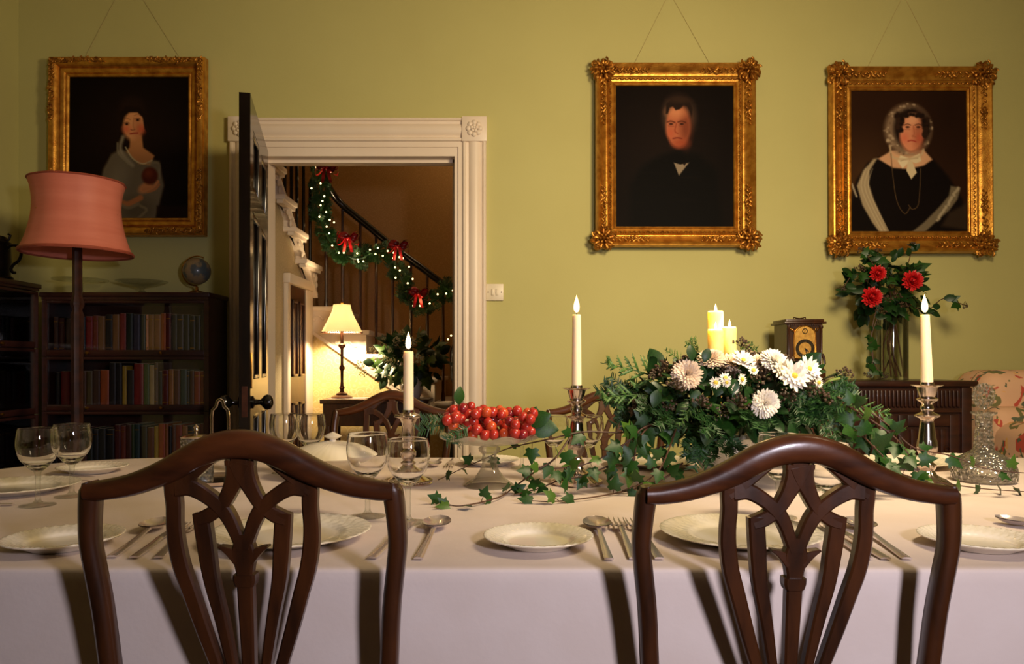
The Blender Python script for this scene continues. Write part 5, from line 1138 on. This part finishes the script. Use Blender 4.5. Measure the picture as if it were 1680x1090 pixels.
# filler of small leaves that no one could count
fm = MB()
lt = oval_leaf(.28)
for k in range(1500):
    u = R.uniform(0,2*PI); v = R.uniform(-1.0,1.3); p, d = mound(u, v); p = cen+(p-cen)*R.uniform(.45,.95)-FO
    t = (d+rv(.7)+Vector((0,0,-.2))).normalized(); s = R.uniform(.022,.04); y = t; z = (d+rv(.4)); z = (z-y*z.dot(y)).normalized(); x = y.cross(z); Mx = Matrix((x,y,z)).transposed()
    fm.add([p+Mx @ (Vector(q_)*s) for q_ in lt.v], lt.f)
o = fm.build('filler_leaves', 'laurel', fo, ang=2, fix=False); o['kind'] = 'stuff'
for k in range(64):
    u = R.uniform(PI,2*PI) if k % 4 else R.uniform(0,PI); v = R.uniform(-.45,.9); p, d = mound(u, v); p = cen+(p-cen)*R.uniform(.85,1.0)
    put(LV[R.choice(['laurel','broad','ivy','laurel','broad'])], 'leaf', p, (d+rv(.6)+Vector((0,-.2,-.5))), d+Vector((0,-.7,.2))+rv(.5), R.uniform(.042,.07))
for k in range(26):
    u = R.uniform(PI*.95,2.05*PI) if k % 3 else R.uniform(0,PI); v = R.uniform(-.35,.35); p, d = mound(u, v); p = cen+(p-cen)*.85
    put(R.choice(firs), 'fir_sprig', p, d+rv(.35)+Vector((0,-.1,-.15)), Vector((0,-1,.4))+rv(.3), R.uniform(.07,.11))
for k in range(46):
    u = R.uniform(PI,2*PI); v = R.uniform(-.2,1.3); p, d = mound(u, v); put(R.choice(bers), 'berry_cluster', cen+(p-cen)*.95, d+rv(.4)+Vector((0,0,.3)), Vector((0,-1,0)), R.uniform(.018,.028))
# sprigs the photograph shows singly: base pixel, tip pixel
for a, b, Y, me in (((1110,640),(990,590),1.80,cyps[0]),((1100,655),(980,650),1.78,cyps[1]),((1120,600),(1092,572),1.84,cyps[0]),((1370,655),(1465,682),1.72,cyps[1]),((1150,650),(1112,700),1.66,cyps[0]),((1190,660),(1150,705),1.66,cyps[1]),((1190,700),(1205,752),1.66,firs[0]),((1160,700),(1140,768),1.68,firs[1]),((1120,690),(1165,760),1.70,firs[2]),((1330,690),(1400,725),1.70,firs[0]),((1270,640),(1345,665),1.68,firs[1]),((1300,650),(1360,690),1.68,firs[2]),((1150,580),(1128,566),1.92,firs[0]),((1205,580),(1240,572),1.92,firs[1])):
    pa, pb = px(*a, Y+.05), px(*b, Y); put(me, 'sprig', pa, pb-pa, Vector((0,-1,.35)), (pb-pa).length)
for a, s in (((1133,566),.045),((1163,572),.04),((1145,640),.05),((1185,620),.055),((1255,690),.07),((1228,690),.075),((1300,690),.06),((1150,600),.05),((1165,690),.07),((1280,720),.06),((1080,640),.05),((1205,640),.04)):
    p = px(*a, 1.68); put(LV['broad'], 'leaf', p, Vector((R.uniform(-.5,.5),-.2,-1)), Vector((R.uniform(-.8,.8),-1,.4)), s*.85)
st = smoothpath([tuple(px(1345,640,1.72)),tuple(px(1360,626,1.70)),tuple(px(1378,621,1.70))], 4); MB().tube([w2(p) for p in st], .0028, 6).build('cut_stem', 'green_stem', fo)
for p, s in ((px(1385,618,1.70),.022),(px(1108,640,1.66),.026),(px(1150,668,1.66),.026),(px(1210,668,1.66),.03),(px(1320,640,1.68),.03),(px(1345,660,1.68),.03),(px(1215,570,1.8),.024)): put(bers[0], 'berry_cluster', p, Vector((.2,-.3,1)), Vector((0,-1,0)), s)
# flowers, each a thing of its own
def pompom(seed, n, m, wd=.11, flat=.62):
    r = random.Random(seed); mb = MB(); ga = PI*(3-math.sqrt(5))
    for i in range(n):
        th = 1.72*math.sqrt((i+.5)/n)+r.uniform(-.05,.05); ph = i*ga+r.uniform(-.1,.1); cp_, sp_ = math.cos(ph), math.sin(ph)
        L_ = (.70+.34*math.sin(min(th, PI/2)))*r.uniform(.92,1.06); tipz = flat*math.cos(th)*L_+.10; tipr = math.sin(th)*L_
        def pt(t, s_):
            rad = tipr*t**.9+.03*math.sin(PI*t); z = tipz*(.25+.75*math.sin(t*PI/2))+.05*t*t; ww = wd*math.sin(PI*(.25+.62*t))*s_
            return (rad*cp_-ww*sp_, rad*sp_+ww*cp_, z-.25*abs(ww))
        mb.add([pt(.15,-.6),pt(.15,.6),pt(.6,-1),pt(.6,0),pt(.6,1),pt(.88,-.9),pt(.88,0),pt(.88,.9),pt(1,0)], [(0,1,4,3,2),(2,3,6,5),(3,4,7,6),(5,6,8),(6,7,8)])
    return mb.mesh('petals', m, ang=2, fix=False)
mums = {'big': pompom(1,150,'petal'), 'blush': pompom(2,150,'blush_petal'), 'daisy': mum(3,3,15,'petal',.17,.5), 'small': mum(4,2,16,'petal',.15,.5)}
cenm = MB().ell((0,0,.1), (.20,.20,.12), 12, 6).mesh('centre','yellow_centre'); cenb = MB().ell((0,0,.12), (.42,.42,.2), 12, 6).mesh('centre','yellow_centre')
def flower(kind, x, y, r, Y, d, label, cat='flower', name='chrysanthemum', group='white flowers in the centrepiece'):
    c = px(x, y, Y); t = thing(name, label, cat, c, 0, group); face_to(t, d); s = r*1.12*Y/F
    place('petals', mums[kind], t, scale=s)
    if kind in ('daisy','small'): place('centre', cenm if kind == 'daisy' else cenb, t, scale=s)
    MB().tube([(0,0,.0),(0,0,-.05)], .0018, 6).build('stem', 'green_stem', t)
for a in (
    ('blush',1127,616,23,1.68,(-.35,-1,.35),'large blush chrysanthemum at the candlestick side of the centrepiece'),
    ('big',1254,662,22,1.64,(.15,-1,-.05),'large white chrysanthemum low on the front of the centrepiece'),
    ('daisy',1303,617,23,1.66,(.1,-1,.25),'white daisy with yellow eye at the clock side of the centrepiece'),
    ('daisy',1327,606,20,1.70,(.45,-1,.4),'white daisy tucked behind the yellow eyed one, in front of the clock'),
    ('big',1268,594,21,1.72,(.1,-.8,.7),'upright white chrysanthemum on top of the centrepiece before the clock'),
    ('daisy',1284,607,17,1.70,(.3,-1,.1),'half side on white daisy below the top chrysanthemum'),
    ('blush',1167,592,21,1.74,(-.2,-.6,.9),'blush chrysanthemum under the pillar candles'),
    ('blush',1200,600,20,1.74,(.1,-.7,.8),'blush chrysanthemum in the middle of the top row of flowers'),
    ('daisy',1219,592,18,1.70,(.2,-.8,.8),'white daisy in the middle of the top row, right of the pillar candles'),
    ('blush',1247,600,19,1.75,(-.1,-.7,.7),'shaded blush chrysanthemum behind the top white one'),
    ('small',1174,628,9,1.64,(-.1,-1,.1),'small button daisy facing out, leftmost of the small cluster'),
    ('small',1190,621,9,1.65,(.1,-1,.5),'small button daisy facing up in the small cluster'),
    ('small',1192,628,7,1.63,(0,-1,-.1),'tiny button daisy between two others in the small cluster'),
    ('small',1217,623,9,1.64,(.6,-1,.2),'small button daisy turned aside in the small cluster'),
    ('small',1206,637,8,1.64,(.5,-1,-.2),'small button daisy drooping below a green leaf'),
    ('small',1236,608,8,1.68,(.1,-1,.5),'small button daisy below the white top row, right of centre'),
    ('small',1343,628,8,1.68,(.4,-1,0),'small button daisy at the far clock side end of the centrepiece')):
    flower(*a)
put(LV['broad_green'], 'leaf', px(1206,622,1.64), Vector((-.35,-.2,-1)), Vector((-.3,-1,.3)), .035)
# pillar candles standing in the foliage
for x, ytop, r, Y, lb, lit in ((1174,511,12.5,1.98,'tallest cream pillar candle, lit, rising from the centrepiece',1), (1197,537,11,1.96,'short cream pillar candle, lit, on the clock side of the tallest',1), (1174,541,12.5,1.90,'short cream pillar candle standing before the tallest one',1)):
    zt_ = px(0,ytop,Y).z; X = px(x,0,Y).x; rr_ = r*Y/F; zb2 = .93; h = zt_-zb2
    t = thing('pillar_candle', lb, 'candle', (X, Y, zb2), 0, 'pillar candles in the centrepiece')
    MB().lathe([(0,0),(rr_,0),(rr_,h-.004),(rr_*.93,h),(rr_*.8,h-.002),(rr_*.4,h-.005),(0,h-.006)], 28).build('wax_body', 'pillar_wax', t)
    MB().tube([(0,0,h-.006),(0,0,h+.003)], .001, 6).build('wick', 'wick', t)
    flame_obj(t, (0,0,h-.003), .55)
    p = point('candle_light', (0,0,h+.012), 1.0, (1,.6,.24), .006); p.parent = t
# ------------------------------------------------------------------ ivy trails on the cloth
IV = {'n': 0}
def trail(label, pts, leaves, seed, smin=.03, smax=.046, extra=None):
    r = random.Random(seed); W = []
    for x, y, Y in pts:
        if y > HY+20: Y = min(Y, (HC-TZ-.006)*F/(y-HY))
        W.append(tuple(px(x, y, Y)))
    W = smoothpath(W, 6); org = Vector((W[0][0], W[0][1], TZ))
    t = thing('ivy_trail', label, 'ivy', org, 0, 'ivy trails along the table')
    W = [Vector(p) for p in W]; n = len(W); MB().tube([p-org for p in W], [.0024-.0014*i/n for i in range(n)], 6).build('stem', 'stem', t)
    for k in range(leaves):
        u = (k+r.uniform(.1,.9))/leaves*(n-1.01); i = int(u); p = W[i].lerp(W[i+1], u-i); tg = (W[i+1]-W[i]).normalized()
        sd = 1 if k % 2 else -1; tip = Vector((tg.x*.3+r.uniform(-.7,.7), r.uniform(-.7,.1), sd*.55-.25+r.uniform(-.4,.4))); s = r.uniform(smin, smax)*(1.0-.3*u/n)
        b = p+tip.normalized()*r.uniform(.006,.016)
        if b.z+tip.normalized().z*s < TZ+.004: tip.z = max(0, (TZ+.004-b.z)/s+.05)
        b.z = max(b.z, TZ+.006)
        MB().tube([p-org, b-org], .0008, 4).build('leaf_stalk', 'stem', t)
        o = place('ivy_leaf', LV['ivy' if r.random() < .82 else 'ivy_pale'], t, b-org, scale=s); leaf_rot(o, tip, Vector((r.uniform(-.6,.6), -1, r.uniform(.1,.9))))
trail('ivy trail reaching furthest towards the doorway behind the grape stand', [(1070,700,1.78),(1020,710,1.76),(958,709,1.74),(896,722,1.72),(834,736,1.88),(795,753,1.9),(748,774,1.9),(719,788,1.85)], 10, 1)
trail('ivy trail looping around the foot of the grape stand', [(935,718,1.72),(910,753,1.68),(881,772,1.66),(843,800,1.7),(819,816,1.6),(767,829,1.6),(738,829,1.6),(719,817,1.6)], 14, 2)
trail('ivy trail ending in a bare tip on the cloth before the candlestick', [(1120,760,1.75),(1090,785,1.72),(1034,804,1.7),(974,816,1.7),(910,823,1.7),(871,822,1.7)], 7, 3)
trail('ivy trail winding past the ornate candlestick base', [(1100,730,1.75),(1050,745,1.72),(1010,760,1.70),(960,780,1.68),(915,790,1.68),(881,803,1.7),(843,812,1.7)], 14, 4)
trail('ivy trail draped high over the ornate candlestick stem', [(1110,690,1.74),(1060,700,1.70),(1030,725,1.68),(1000,745,1.68),(960,762,1.68),(920,768,1.68),(870,772,1.68)], 14, 5, .034, .052)
trail('ivy cluster hanging from the candlestick side of the centrepiece', [(1090,690,1.76),(1060,705,1.70),(1045,730,1.68),(1040,760,1.68),(1035,775,1.68)], 10, 6, .04, .06)
trail('ivy strand hanging down the white bowl', [(1110,700,1.74),(1100,730,1.68),(1085,765,1.66),(1060,790,1.66),(1020,806,1.66)], 9, 7, .032, .05)
trail('ivy trail running along the cloth below the decanter to the photo edge', [(1420,700,1.72),(1450,760,1.66),(1500,785,1.64),(1560,795,1.66),(1620,803,1.7),(1700,808,1.7)], 11, 8, .034, .055)
trail('ivy trail arching past the far candlestick and across the decanter', [(1370,650,1.74),(1420,672,1.70),(1460,700,1.68),(1500,735,1.66),(1560,748,1.66),(1620,770,1.64),(1700,778,1.62)], 10, 9, .034, .052)
trail('ivy spray between the centrepiece and the far candlestick', [(1380,660,1.72),(1430,690,1.66),(1470,720,1.64),(1500,760,1.62),(1510,785,1.62)], 13, 10, .036, .056)
trail('ivy spray hanging low behind the chair crest beside the far candlestick', [(1390,690,1.74),(1420,720,1.66),(1445,745,1.62),(1470,770,1.6)], 10, 11, .036, .06)
# leaves and fir on the grape stand
t = thing('camellia_sprig', 'two glossy green leaves tucked behind the grapes on the stand', 'leaves', (XG+.1, YG, gz))
for (x, y), tip, s in (((868,705),(.3,.1,1),.058),((866,697),(1,-.1,-.15),.075),((866,695),(.9,-.2,.4),.06)):
    put(LV['broad_green'], 'leaf', px(x, y, YG-.02), Vector(tip), Vector((-.2,-1,.3)), s, t, Vector(t.location))
MB().tube([(0,0,0),(.005,0,.03)], .002, 6).build('stem', 'stem', t)
t = thing('leaf_sprig', 'single small green leaf standing up from the grapes nearest the doorway', 'leaves', (XG-.07, YG, gz+.03))
put(LV['broad_green'], 'leaf', px(753,664,YG), Vector((.12,0,1)), Vector((.8,-1,0)), .045, t, Vector(t.location)); MB().tube([(0,0,0),px(753,664,YG)-Vector(t.location)], .0012, 6).build('stem', 'stem', t)
thinfir = fir_sprig(60, 'fir', 8, 0, .34)
t = thing('fir_sprig', 'fir sprig hanging over the doorway side of the grape stand rim', 'sprig', (XG-.1, YG-.05, gz))
for a, b in (((770,700),(735,722)),((765,705),(752,728)),((735,695),(690,708)),((735,690),(695,690))):
    pa, pb = px(*a, YG-.06), px(*b, YG-.09); put(thinfir, 'needles', pa, pb-pa, Vector((0,-1,.3)), (pb-pa).length*1.05, t, Vector(t.location))
MB().tube([(0,0,0),(.03,0,.01)], .0015, 6).build('stem', 'stem', t)
# ------------------------------------------------------------------ vase of red flowers on the sideboard
YW = 3.52; XW = px(1464,0,YW).x; WS_ = F/YW; wr = 24/WS_; wh = px(0,512,YW).z-sz
va = thing('glass_vase', 'tall clear glass cylinder vase on the sideboard', 'vase', (XW, YW, sz+.0005))
MB().lathe([(0,0),(wr,0),(wr,wh),(wr-.004,wh),(wr-.004,.012),(0,.012)], 40).build('cylinder', 'vase_glass', va)
vf = thing('vase_foliage', 'berried ivy branches spilling from the glass vase', 'foliage', (XW, YW, sz+.015)); VO = Vector(vf.location)
for k in range(7):
    a = R.uniform(-.04,.04); MB().tube(smoothpath([(R.uniform(-.04,.04),R.uniform(-.04,.04),0),(a,R.uniform(-.03,.03),wh*.5),(R.uniform(-.03,.03),R.uniform(-.02,.02),wh),(a*4,R.uniform(-.05,.05),wh+.12)],4), .004, 6).build('branch', 'stem', vf)
vb = px(1455,475,YW-.02)
for k in range(210):
    d = rv(1).normalized(); rad = R.uniform(.2,1); p = vb+Vector((d.x*.175, d.y*.12, d.z*.165))*rad
    put(LV[R.choice(['broad','ivy','laurel','broad'])], 'leaf', p, d+rv(.5)+Vector((0,-.2,-.2)), d+Vector((0,-1,.3)), R.uniform(.045,.075), vf, VO)
for br in ([(1440,480),(1415,455),(1400,450),(1385,470)], [(1450,470),(1430,430),(1415,412)], [(1480,460),(1492,425),(1496,405)], [(1490,500),(1520,510),(1548,490),(1580,500)], [(1465,470),(1445,440),(1440,415)], [(1440,500),(1430,545),(1432,590),(1425,612)], [(1440,520),(1428,560),(1436,600),(1450,615)]):
    W = smoothpath([tuple(px(x,y,YW-.09)) for x, y in br], 5); MB().tube([Vector(p)-VO for p in W], .0022, 5).build('twig', 'stem', vf)
    for k in range(2, len(W), 2):
        d = Vector((R.uniform(-1,1), -.4, R.uniform(-.8,.8))); put(LV[R.choice(['broad','ivy'])], 'leaf', Vector(W[k]), d, Vector((R.uniform(-.5,.5),-1,.3)), R.uniform(.035,.06), vf, VO)
    put(R.choice(bers), 'berry_cluster', Vector(W[-1]), Vector(W[-1])-Vector(W[-3]), Vector((0,-1,0)), .022, vf, VO)
for x, y in ((1455,495),(1470,490),(1480,505),(1445,515),(1410,445)): put(R.choice(bers), 'berry_cluster', px(x,y,YW-.15), Vector((.1,-.4,1)), Vector((0,-1,0)), .028, vf, VO)
mums['red'] = mum(9,6,20,'red_petal',.17)
for x, y, r, lb in ((1440,449,12,'red carnation at the top of the vase, the smallest of three'),(1430,488,15,'red carnation low on the clock side of the vase'),(1497,461,15,'red carnation on the candle side of the vase')):
    flower('red', x, y, r, YW-.16, (R.uniform(-.2,.2),-1,.15), lb, 'flower', 'carnation', 'red flowers in the glass vase')
# ------------------------------------------------------------------ hall flowers
YF = 5.40; hv = thing('hall_vase', 'pale vase half hidden behind the hall flowers', 'vase', (px(672,0,YF).x, YF+.1, cz))
MB().lathe([(0,0),(.06,0),(.08,.05),(.09,.1),(.06,.15),(.065,.16),(.055,.16),(.05,.1),(0,.02)], 28).build('body', 'white_china', hv)
hf = thing('hall_foliage', 'large loose bunch of green leaves and pale flower heads on the hall console', 'foliage', (px(672,0,YF).x, YF+.1, cz+.15)); HO = Vector(hf.location)
hc = px(672,588,YF+.05)
for k in range(170):
    d = rv(1).normalized(); rad = R.uniform(.35,1); p = hc+Vector((d.x*.29, d.y*.18, d.z*.19))*rad
    put(LV[R.choice(['broad','laurel','ivy','ivy_pale'])], 'leaf', p, d+rv(.6)+Vector((0,0,-.2)), d+Vector((0,-.8,.4)), R.uniform(.06,.11), hf, HO)
mat('pale_floret', lin(206,196,150), .7, col2=lin(170,164,110), scale=(30,30,30))
def floret(seed):
    r = random.Random(seed); mb = MB()
    for k in range(40):
        d = Vector((r.gauss(0,1), r.gauss(0,1), r.gauss(0,1))).normalized()*r.uniform(.5,1); mb.ell(d, (.16,.16,.09), 5, 3, Euler((r.uniform(0,3),r.uniform(0,3),0)).to_matrix())
    return mb.mesh('flower_head', 'pale_floret')
fls = [floret(1), floret(2)]
for x, y in ((628,560),(640,575),(650,560),(632,590),(665,575),(645,595),(612,575),(660,545),(675,560),(590,600),(596,612),(690,590)): place('flower_head', R.choice(fls), hf, px(x,y,YF-.08)-HO, (R.uniform(0,3),0,R.uniform(0,3)), R.uniform(.022,.042))
MB().tube([(0,0,-.1),(0,0,.1)], .012, 8).build('stems', 'stem', hf)
# ------------------------------------------------------------------ garland on the banister
gp = [(526,250,5.5),(526,270,5.5),(525,300,5.52),(529,329,5.55),(526,355,5.6),(535,384,5.66),(549,403,5.7),(563,417,5.72),(587,425,5.74),(613,415,5.74),(633,411,5.74),(647,412,5.74),(649,441,5.74),(661,463,5.74),(671,482,5.74),(685,498,5.74),(706,496,5.74),(728,482,5.74),(748,470,5.74),(775,480,5.74)]
G = [Vector(p) for p in smoothpath([tuple(px(*a)) for a in gp], 5)]
gd = thing('christmas_garland', 'green fir garland swagged along the banister with lights and red bows', 'garland', G[len(G)//2]); GO = Vector(gd.location)
MB().tube([p-GO for p in G], .012, 6).build('core', 'fir', gd)
for i in range(len(G)-1):
    for k in range(3):
        p = G[i].lerp(G[i+1], R.random()); t_ = (G[i+1]-G[i]).normalized(); d = rv(1); d = (d-t_*d.dot(t_)*.6); put(R.choice(firs), 'fir_sprig', p, d, Vector((0,-1,.2))+rv(.3), R.uniform(.065,.105), gd, GO)
bm_ = MB().ell((0,0,0), .0062, 8, 6).mesh('fairy_bulb', 'fairy_bulb')
bulbs = [(517,270),(526,269),(526,278),(531,288),(526,301),(511,309),(532,322),(529,330),(526,337),(535,348),(524,356),(541,361),(548,365),(536,372),(540,383),(557,389),(545,403),(556,415),(564,415),(586,416),(587,426),(588,430),(596,429),(607,410),(616,417),(620,407),(628,420),(636,412),(646,415),(645,424),(648,439),(650,410),(655,422),(661,424),(656,444),(671,438),(669,465),(677,458),(649,456),(689,492),(678,502),(689,502),(705,498),(718,483),(732,482),(743,477),(735,557),(740,551)]
for x, y in bulbs: place('fairy_bulb', bm_, gd, px(x, y, 5.60 if x > 545 else 5.42)-GO)
for k, (x, y, Y) in enumerate(((526,270,5.5),(560,415,5.6),(650,425,5.62),(690,495,5.62),(730,482,5.62))):
    p = point('fairy_glow', px(x,y,Y-.06), .25, (1,.6,.25), .03); p.parent = gd; p.location = px(x,y,Y-.06)-GO
for x, y, Y in ((536,277,5.36),(571,392,5.6),(653,405,5.6),(686,483,5.6)):
    c = px(x,y,Y)-GO; b_ = MB()
    for sg in (-1,1):
        for e in (-.3,.35): b_.grid(5, 6, lambda u, v, sg=sg, e=e: tuple(c+Vector((sg*(.005+.078*math.sin(PI*v*.96)), -.02+.03*(u-.5)+.02*math.sin(PI*v), .055*math.sin(2*PI*v)*.6+e*.08*math.sin(PI*v)))))
        b_.grid(3, 6, lambda u, v, sg=sg: tuple(c+Vector((sg*(.01+.02*v)+(u-.5)*.022, -.012-.006*math.sin(v*5), -.10*v))))
    for sg, ez in ((-1,.012),(1,.016),(-.6,.03),(.7,-.006)): b_.ell(c+Vector((sg*.042,.0,ez)), (.036,.018,.024), 9, 6, Matrix.Rotation(-sg*.5, 3, 'Y'))
    b_.ell(c+Vector((0,-.012,0)), .012); b_.build('red_bow', 'red_ribbon', gd, ang=2, fix=False)
